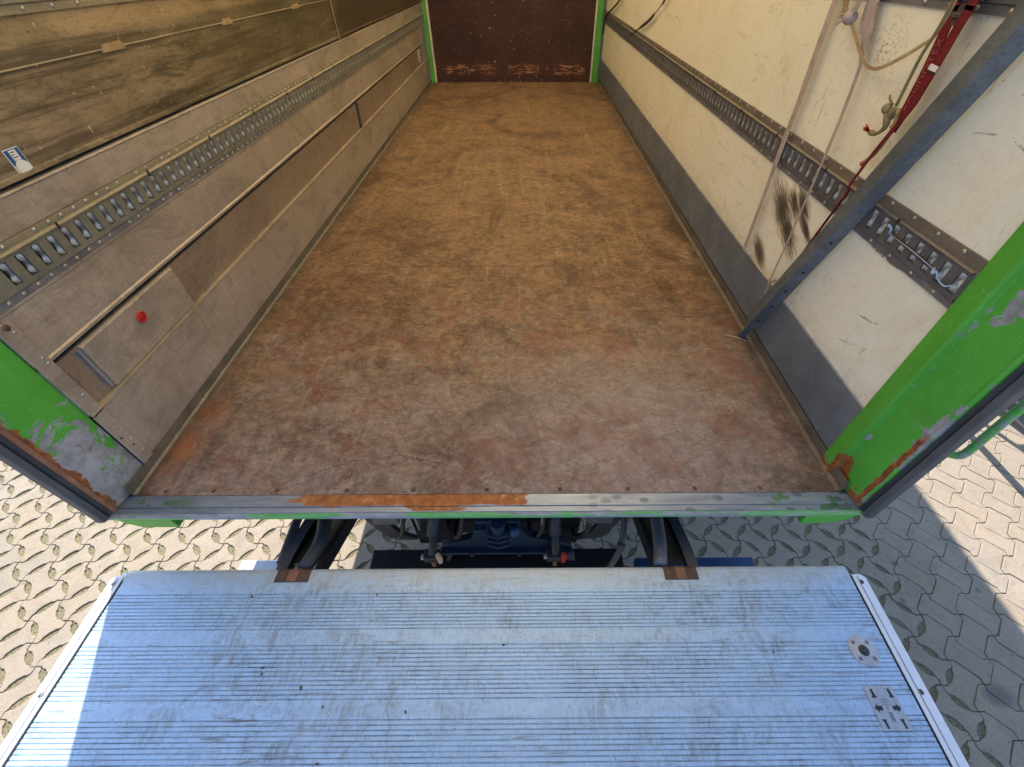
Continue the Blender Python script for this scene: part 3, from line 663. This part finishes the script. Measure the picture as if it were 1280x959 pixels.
# right wall
rw = MB().box(W, 1.27, .10, L+.03, -.03, H).build('side_wall', M['cream'], truck, label='cream right side wall with black rub marks')
MB().prism([(W-.006,.053),(W-.003,.053),(W-.003,.277),(W-.0005,.279),(W-.0005,.281),(W,.281),(W,.053)], 'y', .137, L).build('skirting', M['skirt'], rw, label='dented grey sheet metal skirting')
rail(1, 'lashing_rail', .668, .801, .702, .757, (.766,.774), [M['rail_plate_r'], M['rail_low'], M['rail_tan_r'], M['void']], parent=rw, y0=.137, off=.160, sp=.0525)
rail(1, 'lashing_rail', 1.209, 1.342, 1.243, 1.298, (1.307,1.315), [M['rail_plate_r'], M['rail_low'], M['rail_tan_r'], M['void']], parent=rw, y0=.137, off=.160, sp=.0525)
# dark gouge and twine stuck in the rail near the door
MB().ribbon(smooth([(W-.013,.43,.737),(W-.0135,.36,.729),(W-.0135,.29,.727),(W-.013,.225,.724)]), [.006]*3+[.010]*8+[.006]*2, .003).build('gouge', M['rust_dark'], rw)
tw = MB().tube([(W-.020,.424,.731),(W-.0185,.33,.731),(W-.018,.235,.727)], .0012, 5).tube(smooth([(W-.016,.45,.742),(W-.024,.44,.75),(W-.022,.425,.744),(W-.019,.43,.735),(W-.016,.424,.73)]), .0035, 8)
tw.tube(smooth([(W-.016,.235,.728),(W-.026,.222,.722),(W-.024,.215,.730),(W-.024,.205,.720),(W-.020,.19,.712),(W-.018,.175,.712),(W-.014,.162,.722)]), [.004]*8+[.002]*17, 8)
tag(tw.build('twine', M['twist'], origin=(W-.016,.3,.72)), 'pale blue plastic twine knotted into the right wall rail near the door post', 'twine')
# front bulkhead
bh = MB().box(-1.149, 1.088, L-.005, L+.03, .0, H+.0005).build('front_bulkhead', M['film'], truck, label='dark brown scratched front wall')
for sx, xa, xb, xc in ((-1, -1.225, -1.172, -1.150), (1, 1.19, 1.108, 1.089)):
    MB().box(*sorted((xa, xb)), L-.07, L+.03, .001, H+.0003).build('corner_post', M['green'], bh, .006)
    MB().box(*sorted((xb, xc)), L-.03, L+.03, .001, H+.0003).build('corner_trim', M['white'], bh, .002)
MB().box(1.19, W, L-.03, L+.03, .001, H+.0003).build('corner_filler', M['galv_dark'], bh)
# roof
rf = MB().box(-W, W, .0, L+.03, H+.001, H+.008).build('roof_sheet', M['roof'], truck, label='translucent roof sheet')
for y in [k*.6+.5 for k in range(11)]: MB().box(-W, W, y, y+.035, H-.03, H).build('roof_bow', M['galv'], rf)
for sx in (-1,1): MB().box(*sorted((sx*1.19, sx*1.285)), -.07, L+.05, H+.009, H+.07).build('roof_edge', M['white'], rf)
# exterior skins
for sx in (-1,1): MB().box(*sorted((sx*1.2705, sx*1.278)), .0, L+.05, -.10, H).build('outer_skin', M['green'], truck)
# rear portal frame
def post(sx, mat, rough):
    m = MB(); S_ = sx
    # profile in (x,y): inner strip, crease, flared face, rolled edge
    pr = [(W-.004,.099),(W-.010,.097),(W-.016,.040),(W-.012,.031),(W+.002,.027),(W+.022,-.044),(W+.020,-.050),(W+.024,-.058),(W+.034,-.062),(W+.050,-.060),(W+.052,.099)] if sx > 0 else \
         [(W+.000,.099),(W+.001,.060),(W+.020,-.044),(W+.022,-.050),(W+.030,-.058),(W+.050,-.060),(W+.052,.099)]
    if sx > 0: pr = [(x, y+.037 if y > .026 else y) for x, y in pr]
    z0, z1 = .001, H+.0
    m.prism([(S_*x, y) for x, y in pr], 'z', z0, z1)
    ob = m.build('door_post', mat, truck, .0015, 'left green door post with large bare grey patches' if sx < 0 else 'right green door post with a rusty seam')
    s = MB().prism([(S_*(W+.026),-.0635),(S_*(W+.036),-.074),(S_*(W+.060),-.078),(S_*(W+.062),-.0635)], 'z', -.01, z1).build('door_seal', M['rubber'], ob, .001)
    MB().prism([(S_*(W+.030),-.0765),(S_*(W+.036),-.095),(S_*(W+.058),-.097),(S_*(W+.063),-.079)], 'z', -.01, z1).build('seal_lip', M['seal'], ob, .003)
    return ob
pl_ = post(-1, M['green_left'], 0)
MB().prism([(-W-.0225,-.0505),(-W-.019,-.0505),(-W-.022,-.060),(-W-.032,-.0625),(-W-.034,-.0605)], 'z', .002, H).build('rusty_flange', M['rust'], pl_)
pr_ = post(1, M['green_right'], 0)
MB().box(-W-.05, W+.05, -.06, .095, H+.001, H+.14).build('portal_header', M['green'], truck, .004)
# grab handle outside on the right
gh = MB().tube(smooth([(1.285,.07,.262),(1.35,.03,.256),(1.395,-.01,.250),(1.418,-.030,.258),(1.424,-.038,.285),(1.424,-.036,.40),(1.424,-.034,.75),(1.424,-.034,1.1),(1.418,-.030,1.19),(1.395,-.01,1.20),(1.285,.07,1.20)], 5), .0115, 12)
gh.build('grab_handle', M['green_edge'], truck, label='bent green grab handle outside the right post')
# cab and wheels (mostly hidden by the body)
MB().prism([(-1.1,-.5),(-1.1,1.2),(-1.0,1.55),(1.0,1.55),(1.1,1.2),(1.1,-.5)], 'y', 7.1, 8.9).build('cab', M['green'], truck, .05)
def wheel(cx, cy, cz, r, wd, parent, sx):
    t = MB(); n = 36
    prof = [(-wd/2,r*.60),(-wd/2,r*.92),(-wd/2+.03,r),(wd/2-.03,r),(wd/2,r*.92),(wd/2,r*.60)]; vs = []
    for k in range(n):
        a = 2*math.pi*k/n
        for x, q in prof: vs.append((cx+x, cy+q*math.cos(a), cz+q*math.sin(a)))
    m = len(prof); t.add(vs, [(k*m+i, k*m+(i+1)%m, ((k+1)%n)*m+(i+1)%m, ((k+1)%n)*m+i) for k in range(n) for i in range(m)], 0)
    wh = t.build('wheel', M['rubber'], parent)
    MB().cyl((cx-wd*.35,cy,cz),(1,0,0),r*.60,wd*.7,28).cyl((cx+sx*wd*.1,cy,cz),(sx,0,0),r*.25,wd*.45,16).build('rim', M['galv_dark'], wh)
for sx in (-1,1):
    wheel(sx*.98, 2.35, GZ+.46, .46, .26, truck, sx); wheel(sx*.98, 7.9, GZ+.46, .46, .26, truck, sx)

# ---- rear underrun, coupling, lift gear
MB().box(-1.15,-.80,-.045,.020,-.66,-.600).build('underrun_bar', M['bluebar'], truck, .004, 'left end of the underrun bar, half sunlit')
MB().box(.62,1.15,-.045,.020,-.66,-.600).build('underrun_bar', M['blue'], truck, .004, 'right end of the underrun bar, coloured with reflected sky blue')  # sky reflection on this bar put into its blue colour
MB().box(-.56,.56,-.035,.055,-.68,-.58).build('underrun_bar', M['black'], truck, .004)
MB().box(-.36,.36,.14,.20,-.60,-.42).build('rear_cross_beam', M['black'], truck, .004)
cp = MB().prism([(-.235,-.47),(-.19,-.44),(-.10,-.40),(-.075,-.33),(-.07,-.24),(.10,-.24),(.115,-.33),(.15,-.39),(.27,-.43),(.325,-.47)], 'y', .015, .05).build('coupling_plate', M['blueblack'], truck, .004, 'blue black drawbar coupling plate')
MB().box(-.235,.325,-.012,.052,-.486,-.471).build('plate_flange', M['blueblack'], cp, .004)
jw = MB().cyl((.02,-.02,-.30),(0,1,0),.042,.09,20).cyl((.02,.0,-.355),(0,0,1),.030,.14,16)
for k in range(3): jw.prism([(-.022,-.255-.035*k),(.02,-.275-.035*k),(.062,-.255-.035*k),(.062,-.268-.035*k),(.02,-.290-.035*k),(-.022,-.268-.035*k)], 'y', -.035-.004*k, -.01)
jw.box(-.075,-.03,-.01,.02,-.29,-.265); jw.build('coupling_jaw', M['blueblack'], cp, .003)
MB().ball((.085,-.01,-.27),.024,14).tube([(.085,-.01,-.27),(.08,.05,-.30)],.010,8).build('release_knob', M['blue'], cp)
MB().prism([(-.19,-.488),(-.24,-.62),(-.225,-.62),(-.18,-.488)],'y',.0,.02).build('stay_plate', M['greyblack'], cp)
MB().prism([(.26,-.488),(.34,-.62),(.355,-.62),(.33,-.488)],'y',.0,.02).build('stay_plate', M['greyblack'], cp)
for sx, x, tm in ((-1,-.255,M['wood']),(1,.25,M['red'])):
    cy_ = MB().tube([(x,.30,-.26),(x,.02,-.38)],.028,16).build('lift_cylinder', M['blueblack'], truck)
    MB().tube([(x,.03,-.375),(x,-.04,-.42)],.016,12).box(x-.035,x+.03,-.055,-.02,-.455,-.415).build('clevis', M['greyblack'], cy_, .003)
    MB().cyl((x-.048,-.04,-.435),(1,0,0),.012,.02,6).build('nut', M['tongue'], cy_)
    MB().prism([(x+.02,-.38),(x+.035,-.365),(x+.045,-.41),(x+.04,-.45),(x+.025,-.46)],'y',-.06,-.05).build('lock_tab', tm, cy_, .001)
    MB().prism([(x-.01,-.44),(x+.01,-.44),(x+.005,-.50),(x-.008,-.50)],'y',-.055,-.045).build('pin', M['rust'], cy_, .001)
    MB().box(x-.04-.02,x-.052,.04,.07,-.36,-.24).build('bright_pin', M['galv'], cy_, .001)
for sx in (-1,1):
    MB().prism([(sx*.52,-.28),(sx*.44,-.30),(sx*.40,-.42),(sx*.34,-.47),(sx*.37,-.475),(sx*.45,-.46),(sx*.49,-.38)],'y',.05,.07).build('curved_bracket', M['greyblack'], truck, .002)
    MB().box(sx*.42-.05,sx*.42+.05,.02,.09,-.27,-.21).build('tail_lamp_block', M['galv_dark'], truck, .004)
# lift arms
for sx in (-1, 1):
    c0 = sx*.645
    a = MB()
    for q in (-.072, .052):
        x = c0+q
        a.hull8([(x,-.215,-.205),(x+.02,-.215,-.205),(x+.02,.65,-.62),(x,.65,-.62)], [(x,-.215,-.150),(x+.02,-.215,-.150),(x+.02,.65,-.50),(x,.65,-.50)])
    a.hull8([(c0-.05,-.16,-.22),(c0+.05,-.16,-.22),(c0+.05,.65,-.62),(c0-.05,.65,-.62)], [(c0-.05,-.16,-.185),(c0+.05,-.16,-.185),(c0+.05,.65,-.56),(c0-.05,.65,-.56)])
    arm = a.build('lift_arm', M['black'], truck, .003)
    q = MB().tube(smooth([(c0-.035*sx-.02,-.19,-.165),(c0-.03*sx,-.08,-.185),(c0-.01,.10,-.23),(c0,.4,-.36)]), .024, 12)
    q.build('tilt_cylinder', M['greyblack'] if sx < 0 else M['galv_dark'], arm)
    MB().ribbon(smooth([(c0+.052*sx,-.205,-.150),(c0+.045*sx,-.08,-.168),(c0+.03*sx,.08,-.205),(c0+.02*sx,.2,-.26)]), .036, .006, (0,.4,.9)).build('flat_link', M['greyblack'], arm)
    # hinge on the platform edge
    h = MB()
    h.prism([(-.196,-.150),(-.200,-.139),(-.241,-.1365),(-.241,-.150)], 'x', c0-.056, c0+.056)
    hg = h.build('platform_hinge', M['rust_dark'], arm, .002)
    for dx in (-.038, 0, .038):
        MB().prism([(-.190,-.160),(-.196,-.143),(-.206,-.1355),(-.238,-.1340),(-.239,-.150)], 'x', c0+dx-.0165, c0+dx+.0165).build('hinge_leaf', M['rust'] if dx == 0 else M['rust_dark'], hg, .003)
hs = MB().tube(smooth([(.50,.35,-.20),(.515,.15,-.22),(.52,.04,-.27),(.50,-.05,-.33),(.46,-.10,-.42)]), .012, 10).tube([(.506,-.038,-.318),(.499,-.055,-.335)], .017, 10)
hs.build('hydraulic_hose', M['seal'], truck)
hs = MB().tube(smooth([(-.755,.35,-.20),(-.745,.15,-.20),(-.735,.04,-.19),(-.725,-.05,-.175),(-.715,-.17,-.165)]), .016, 10).tube([(-.742,.10,-.198),(-.740,.088,-.197)], .019, 10)
hs.build('hydraulic_hose', M['greyblack'], truck)
MB().tube(smooth([(.40,-.02,-.63),(.46,-.05,-.60),(.50,-.08,-.56)]), .004, 6).build('cable', M['cord'], truck)
MB().tube(smooth([(-.93,.0,-.60),(-.91,.0,-.585),(-.88,.01,-.58),(-.86,.01,-.60)]), .006, 8).build('cable', M['cord'], truck)

for x, r_ in ((-.16,.010),(.17,.009),(.36,.011),(-.40,.009)):
    MB().tube(smooth([(x,.50,-.16),(x+.01,.25,-.20),(x+.03,.10,-.27),(x+.02,.03,-.36),(x-.02,.06,-.46),(x-.03,.2,-.52)]), r_, 8).build('hydraulic_hose', M['rubber'], truck)
for x in (-.27,-.10,.10,.24,.30): MB().cyl((x,-.014,-.478),(0,0,1),.010,.012,6).build('bolt', M['greyblack'], cp)
for sx in (-1,1):
    for dy in (.06,.16): MB().cyl((sx*.575,dy,-.25),(sx,0,0),.013,.012,6).build('bolt', M['galv_dark'], truck)

# ---- tail lift platform
PZ = -.14; PY0, PY1 = -1.75, -.196
prof = [(-.205,PZ-.028),(-.198,PZ-.016),(-.1965,PZ-.008),(-.201,PZ-.002),(-.209,PZ)]
def ribs(y0, y1, n):
    st = (y0-y1)/n; out = []
    for k in range(n):
        a = y0-k*st
        out += [(a,PZ), (a-.0014,PZ-.0018), (a-.0026,PZ-.0018), (a-.0040,PZ)]
    return out
grp = [(-.276,-.387,11),(-.421,-.562,13),(-.597,-.74,13),(-.775,-.91,13),(-.945,-1.08,13),(-1.115,-1.25,13),(-1.285,-1.42,13)]
for a, b, n in grp: prof += ribs(a, b, n)
prof += [(-1.6,PZ-.002),(PY1-1.55,PZ-.03),(PY1-1.55,PZ-.045),(-1.2,PZ-.05),(-.3,PZ-.05),(-.22,PZ-.045)]
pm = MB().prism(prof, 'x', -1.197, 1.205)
pf = pm.build('lift_platform', [M['platform'], M['groove']], truck, label='ribbed aluminium lift platform with sky blue put into its colour')
for p in pf.data.polygons:
    if len(p.vertices) == 4:
        c = p.center
        if abs((c.z+truck.location.z)-(PZ-.0018)) < .0003: p.material_index = 1
# rounded left front corner cap + white side trims
def trim(x0, x1, ystart):
    s = 1 if x1 > 0 else -1; xi, xo = (x0, x1) if s > 0 else (x1, x0)
    yb = PY1-1.55
    pts = [(xi, ystart), (xo-s*.012, ystart), (xo, ystart-.012), (xo, yb), (xi, yb)]
    t = MB().prism(pts, 'z', PZ-.055, PZ+.004).build('edge_trim', M['trim'], pf, .002, 'sunlit white edge profile' if s < 0 else 'bluish white edge profile with screws')
    MB().box(*sorted((xi+s*.012, xi+s*.0145)), yb, ystart-.008, PZ+.0035, PZ+.0055).build('trim_line', M['galv'], t)
    for y in (ystart-.025, ystart-.32, ystart-.62, ystart-.92, ystart-1.22): MB().cyl(((xi+xo)/2-s*.002, y, PZ+.0042), (0,0,1), .007, .0012, 14).build('screw', M['rust_dark'] if s > 0 else M['galv_dark'], pf)
    MB().box(*sorted((xi-s*.004, xi-s*.0005)), yb, ystart-.002, PZ-.001, PZ+.0008).build('trim_gap', M['void'], t)
trim(-1.24, -1.203, -.218); trim(1.211, 1.252, -.228)
MB().prism([(-1.198,-.236),(-1.198,-.21),(-1.205,-.206),(-1.216,-.212),(-1.216,-.217),(-1.203,-.217)], 'z', PZ-.05, PZ+.001).build('corner_cap', M['trim'], pf)
# control disc
dc = MB().cyl((1.128,-.447,PZ-.001),(0,0,1),.0395,.004,40).build('foot_switch', M['disc'], pf, .0008, 'round metal foot switch plate with black centre')
MB().cyl((1.128,-.447,PZ+.003),(0,0,1),.0145,.0015,28).build('switch_button', M['rubber'], dc)
for dx, dy in ((-.021,.021),(.021,.021),(-.021,-.021),(.021,-.021)): MB().cyl((1.128+dx,-.447+dy,PZ+.003),(0,0,1),.0055,.0006,14).build('screw', M['galv_dark'], dc)
# instruction plate with arrows
ip = MB().box(1.077,1.157,-.632,-.534,PZ+.0003,PZ+.0022).build('instruction_plate', M['plate'], pf, label='metal instruction plate with dark arrows')
zt = PZ+.0023
def ink(poly, t=.0004): return MB().prism(poly, 'z', zt, zt+t)
for sx in (-1,1):
    cx = 1.117+sx*.024
    ink([(cx-sx*.010,-.588),(cx-sx*.010,-.578),(cx+sx*.002,-.578),(cx+sx*.002,-.573),(cx+sx*.012,-.583),(cx+sx*.002,-.593),(cx+sx*.002,-.588)]).build('arrow', M['ink'], ip)
    ink([(cx-.003,-.5395),(cx+.004,-.5395),(cx+.006,-.553),(cx+.009,-.560),(cx-.005,-.560),(cx-.002,-.552)]).build('arrow', M['ink'], ip)
    ink([(cx-.008,-.607),(cx+.006,-.607),(cx+.003,-.613),(cx+.004,-.627),(cx-.002,-.627),(cx-.003,-.613)]).build('arrow', M['ink'], ip)
fr = MB()
def frame(a, b, c, d, t=.0012):
    for q in ((a,b,c,c+t),(a,b,d-t,d),(a,a+t,c+t,d-t),(b-t,b,c+t,d-t)): fr.box(q[0],q[1],q[2],q[3],zt,zt+.0004)
frame(1.1135,1.1215,-.613,-.592); fr.box(1.1162,1.1170,-.589,-.560,zt,zt+.0004)
for y in (-.597,-.602,-.607): fr.box(1.1155,1.1195,y-.0008,y+.0008,zt,zt+.0004)
for y in (-.564,-.570,-.576):
    fr.box(1.106,1.113,y-.0005,y+.0005,zt,zt+.0003); fr.box(1.120,1.128,y-.0005,y+.0005,zt,zt+.0003)
fr.build('emblem_outline', M['ink'], ip)
MB().cyl((1.117,-.5385,zt),(0,0,1),.0035,.0008,12).cyl((1.117,-.6275,zt),(0,0,1),.0035,.0008,12).build('screws', M['disc'], ip)

# ------------------------------------------------------------ things in the box
# leaning angle bar
bar = MB()
p0 = Vector((1.163,.843,.004)); p1 = Vector((1.148,.235,1.55)); t = (p1-p0).normalized()
corner = Vector((-1,0,0)); a1 = Vector((.12,.99,0)).normalized(); a1 = (a1-t*a1.dot(t)).normalized(); 
a2 = Vector((.97,-.25,0)); a2 = (a2-t*a2.dot(t)).normalized()
def lbar(pa, pb, w1, w2, th=.005):
    n1 = t.cross(a1).normalized(); n2 = t.cross(a2).normalized()
    vs = []
    for p in (pa, pb):
        inn = (a1+a2).normalized()*th*1.5
        vs += [p, p+a1*w1, p+a1*w1+inn*.6, p+inn, p+a2*w2+inn*.6, p+a2*w2]
    fs = [tuple(range(6))[::-1], tuple(range(6,12))]+[(i,(i+1)%6,(i+1)%6+6,i+6) for i in range(6)]
    bar.add(vs, fs)
off0 = Vector((0,0,0))
pb = p0+off0; lbar(pb+t*.10, pb+(p1-p0), .054, .046); lbar(pb, pb+t*.10, .008, .034)
M['bar'] = metal('weathered_grey_angle_steel', (.09,.105,.12,1), (.20,.23,.275,1), .45, .5, .06, 9, .5)
bo = tag(bar.build('angle_bar', M['bar'], bevel=.0012, origin=(1.15,.86,0)), 'long grey steel angle bar with bolt holes leaning against the cream wall', 'steel bar')
for k in (.16,.27,.38,.50,.66): MB().cyl(pb+t*k+a2*.022-a1*.0008, -t.cross(a2).normalized() if t.cross(a2).x > 0 else t.cross(a2).normalized(), .0055, .0012, 12).build('bolt_hole', M['void'], bo)
def XS(pts, x): return [(x if len(p) == 2 else p[2], p[0], p[1]) for p in pts]
# pale webbing hanging down
A = XS([(1.20,1.75),(1.187,1.2),(1.182,1.067),(1.171,.914),(1.167,.73),(1.158,.553),(1.15,.295)], W-.026)
s = MB().ribbon(smooth(A, 4), [.036]*12+[.032]*6+[.026]*3, .0016)
tag(s.build('hanging_strap', M['mauve'], origin=A[0]), 'long straight faded mauve strap hanging down the cream wall past the rail', 'strap')
Bp = XS([(.99,1.6),(.974,1.212),(.935,1.141),(.908,1.085),(.892,1.052),(.878,.962),(.867,.858),(.858,.701),(.850,.486),(.848,.313),(.829,.183),(.84,.03)], W-.028)
wd = [.060]*5+[.058,.055,.05,.044,.036,.030,.025,.022,.020]+[.016]*12+[.010]*19
B_ = smooth(Bp, 4); s = MB().ribbon(B_, wd[:len(B_)], .0016)
st_ = tag(s.build('hanging_strap', M['mauve'], origin=Bp[0]), 'pale strap, wide at the top, twisted thin as string below, reaching the steel bar foot', 'strap')
s = MB().tube(smooth(XS([(1.086,.309),(1.02,.300),(.95,.299),(.857,.303),(.82,.333)], W-.022)), .0042, 8)
tag(s.build('string', M['mauve'], origin=(W-.02,1.0,.29)), 'pale string lying along the top edge of the grey skirting', 'string')
# tan loop
Tp = XS([(1.15,1.5),(1.095,1.205),(1.032,1.167),(.983,1.136),(.926,1.106),(.872,1.078),(.824,1.067),(.78,1.073),(.724,1.10),(.661,1.139),(.628,1.174),(.620,1.3)], W-.040)
T_ = smooth(Tp, 5); n = len(T_)
s = MB().ribbon(T_, [.024 if i < 8 else max(.009, .024-.001*i) for i in range(n)], .003, (-1,0,.1))
kn = tag(s.build('tan_strap', M['tan'], origin=Tp[0]), 'old tan strap slung in a loose loop below a frayed knot', 'strap')
k = MB().ball((W-.045,1.030,1.167),(.020,.026,.020),12).ribbon(smooth(XS([(.98,1.5),(1.003,1.22),(1.030,1.168)], W-.05)), .022, .004)
for i in range(26):
    a = random.uniform(0, 6.28); l_ = random.uniform(.02,.05)
    k.tube([(W-.045,1.035,1.166),(W-.045-random.uniform(0,.02),1.045+l_*abs(math.cos(a))*1.1,1.166+l_*.6*math.sin(a))],.0009,4)
k.build('knot', M['mauve'], kn)
# red straps
RA = XS([(.630,1.6),(.620,1.243),(.619,1.22),(.610,1.169),(.601,1.10),(.598,1.043),(.597,.998),(.604,.955)], W-.038)
s = MB().ribbon(smooth(RA, 3), .030, .003)
ra = tag(s.build('red_strap', M['redstrap'], origin=RA[0]), 'dark red webbing with raised lettering, beside the tan cord', 'strap')
RB = XS([(.552,1.6),(.555,1.248),(.557,1.224),(.560,1.17),(.562,1.115),(.564,1.09),(.567,1.046),(.572,1.008),(.587,.962),(.615,.891),(.645,.778)], W-.050)
s = MB().ribbon(smooth(RB, 3), [.028]*20+[.024,.02,.018,.016,.014,.012,.010,.009][:8], .003)
rb = tag(s.build('red_strap', M['redstrap'], origin=RB[0]), 'bright red strap with a white label band, running down behind the steel bar', 'strap')
MB().ribbon(XS([(.5622,1.112),(.5632,1.100)], W-.0535), .031, .001).build('label_band', M['tag'], rb)
MB().ribbon(XS([(.5633,1.099),(.5636,1.095)], W-.0535), .030, .001).build('label_hem', M['cord'], rb)
s = MB().tube(smooth(XS([(.645,.778),(.683,.643),(.719,.494),(.742,.30)], W-.040)), .004, 8)
s.build('loose_tail', M['redstrap'], rb)
# lettering pressed into the red webbing
tc = bpy.data.curves.new('lettering', 'FONT'); tc.body = 'RONDOTEX'; tc.size = .026; tc.extrude = .0003; tc.space_character = 1.12
to = bpy.data.objects.new('lettering_src', tc); COL.objects.link(to)
me = bpy.data.meshes.new_from_object(to.evaluated_get(bpy.context.evaluated_depsgraph_get())); COL.objects.unlink(to)
q0 = Vector((W-.0415,.584,1.005)); q1 = Vector((W-.0415,.6000,1.200)); dx = (q1-q0).normalized(); dn = Vector((-1,0,0)); dy = dn.cross(dx).normalized()
Mt = Matrix(((dx.x,dy.x,dn.x,q0.x),(dx.y,dy.y,dn.y,q0.y),(dx.z,dy.z,dn.z,q0.z),(0,0,0,1)))
me.transform(Mt); me.transform(Matrix.Translation(-Vector(RA[0]))); me.materials.clear(); me.materials.append(M['redprint'])
lo = bpy.data.objects.new('lettering', me); COL.objects.link(lo); lo.parent = ra
# olive tan cord beside it with knots and tassel
C2 = XS([(.632,1.35),(.628,1.223),(.630,1.174),(.639,1.117),(.637,1.063),(.634,1.008)], W-.044)
s = MB().tube(smooth(C2), .0042, 8)
tc_ = tag(s.build('olive_cord', M['olive'], origin=C2[0]), 'olive cord ending in knots and a red tipped tassel beside the red straps', 'cord')
k = MB().ball((W-.05,.655,.997),(.012,.016,.014)).ball((W-.045,.632,.99),(.012,.011,.018)).tube(smooth(XS([(.650,.988),(.630,.972),(.626,.955),(.645,.936),(.672,.932)], W-.05)), [.006,.007,.008,.009,.009,.009,.008,.007,.007,.006,.005,.005,.005,.006,.007,.008,.008], 8)
k.tube(XS([(.64,1.01),(.662,1.018),(.671,1.027)], W-.05), .003, 6).build('knots', M['olive'], tc_)
k = MB()
for i in range(14): k.tube(XS([(.668+random.uniform(-.004,.004),.932+random.uniform(-.004,.004)),(.695+random.uniform(-.006,.016),.939+random.uniform(-.009,.009))], W-.05), .0022, 5)
k.build('tassel', M['fray'], tc_)
C3 = XS([(.619,1.005),(.604,.957),(.619,.894),(.647,.854)], W-.042)
s = MB().tube(smooth(C3), .0055, 8); s2 = tag(s.build('short_cord', M['tan'], origin=C3[0]), 'short tan cord with a red end next to the red strap', 'cord')
MB().ball((W-.042,.649,.852),(.007,.008,.008)).build('red_end', M['fray'], s2)
# ratchet hanging among the straps
rt = MB().box(W-.044,W-.034,.575,.600,1.185,1.26).box(W-.050,W-.034,.570,.606,1.20,1.21).cyl((W-.045,.568,1.235),(0,1,0),.006,.045,12)
tag(rt.build('ratchet_buckle', M['greyblack'], bevel=.002, origin=(W-.05,.66,1.2)), 'dark metal ratchet buckle between the two red straps', 'ratchet')
# black cords far along the wall
s = MB().tube(smooth(XS([(5.3,1.1),(5.608,.961),(6.103,.848),(6.5,.77),(6.62,.69),(6.64,.56)], W-.024)), .009, 6)
tag(s.build('black_cord', M['cord'], origin=(W-.02,6,.8)), 'thin black cord crossing the rail right beside the front corner post', 'cord')
s = MB().ribbon(smooth(XS([(3.4,1.16),(3.559,1.072),(3.744,1.0),(4.017,.91),(4.491,.80),(4.75,.735)], W-.024)), [.012]*3+[.022]*3+[.008]*4+[.026]*5+[.012]*6, .002)
tag(s.build('black_cord', M['cord'], origin=(W-.02,4,.9)), 'twisted flat black cord hanging to the rail, nearer than the one in the corner', 'cord')
# splinters and dirt at the bar's foot
s = MB().tube([(1.165,.875,.004),(1.20,.855,.006),(1.215,.80,.012)], [.0015,.0022,.0012], 6)
s = MB().tube([(1.10,.86,.005),(1.16,.835,.006),(1.20,.80,.008)], [.0012,.0022,.0012], 6)
tag(s.build('splinter', M['wood'], origin=(1.16,.84,0)), 'pale wooden splinter lying by the foot of the steel bar', 'splinter')
cr = MB()
for i in range(420):
    y = random.uniform(.05, 1.6) if random.random() < .45 else random.gauss(.80, .10)
    x = W-.034-abs(random.gauss(0, .016)); r = random.uniform(.0012, .0036)
    if y < .02: continue
    cr.ball((x, y, r*.6), (r, r*random.uniform(.6,1.4), r*.7), 6)
o = cr.build('floor_dirt', M['crumb'], origin=(W-.05,.8,0)); o['kind'] = 'stuff'; o['label'] = 'brown dirt crumbs along the right floor edge'; o['category'] = 'dirt'
# specks of leaf on the platform
lfs = [(363,858),(310,832),(311,840),(413,952),(507,890),(316,744),(970,818),(482,742),(630,806),(398,882)]
pos = [(-.5045,-.527),(-.633,-.478),(-.6294,-.4935),(-.405,-.686),(-.2005,-.583),(-.7515,-.285),(.86,-.449),(-.351,-.281),(.061,-.425),(-.43,-.57)]
for i, (x, y) in enumerate(pos):
    s_ = random.uniform(.0022,.0042)*(1.5 if i in (0,3) else 1); a = random.uniform(0,6.28); m = MB(); pts = []
    for kx, ky in ((-1.3,0),(-.5,.7),(.6,.6),(1.4,.1),(.5,-.6),(-.6,-.5)):
        pts.append((x+s_*(kx*math.cos(a)-ky*math.sin(a)), y+s_*(kx*math.sin(a)+ky*math.cos(a))))
    m.prism(pts, 'z', PZ+.0006, PZ+.0022)
    tag(m.build('leaf_fragment', M['leafbit'], origin=(x,y,PZ)), 'tiny dry leaf fragment lying on the ribbed lift platform', 'leaf', 'leaf fragments on the platform')

# ------------------------------------------------------------ neighbouring trailer
tr_ = thing('parked_trailer', (4.4, 4, GZ), 'dark trailer parked beside the truck, only its side guard rails and tyre in view', 'trailer')
MB().box(3.6,5.8,4.7,9.5,.15,2.3).build('body', M['white'], tr_, .02)
MB().box(3.66,5.7,1.5,9.5,-.10,.148).build('frame', M['black'], tr_)
for z, x in ((-.735,3.19),(-.655,3.19)): MB().box(x-.012,x+.012,.45,4.2,z-.013,z+.013).build('guard_rail', M['greyblack'], tr_, .003)
for y in (2.0,3.6):
    MB().box(3.203,3.23,y,y+.05,-.78,-.04).build('guard_post', M['greyblack'], tr_, .002)
    MB().box(3.231,3.659,y,y+.05,-.09,-.04).build('guard_bracket', M['greyblack'], tr_, .002)
for y in (1.75, 3.9):
    wheel(3.80, y, GZ+.5, .5, .28, tr_, -1); wheel(5.5, y, GZ+.5, .5, .28, tr_, 1)
    MB().cyl((3.85,y,GZ+.5),(1,0,0),.06,1.6,16).build('axle', M['black'], tr_)
    MB().box(4.1,4.2,y-.1,y+.1,GZ+.5,-.101).build('spring_hanger', M['black'], tr_); MB().box(5.1,5.2,y-.1,y+.1,GZ+.5,-.101).build('spring_hanger', M['black'], tr_)
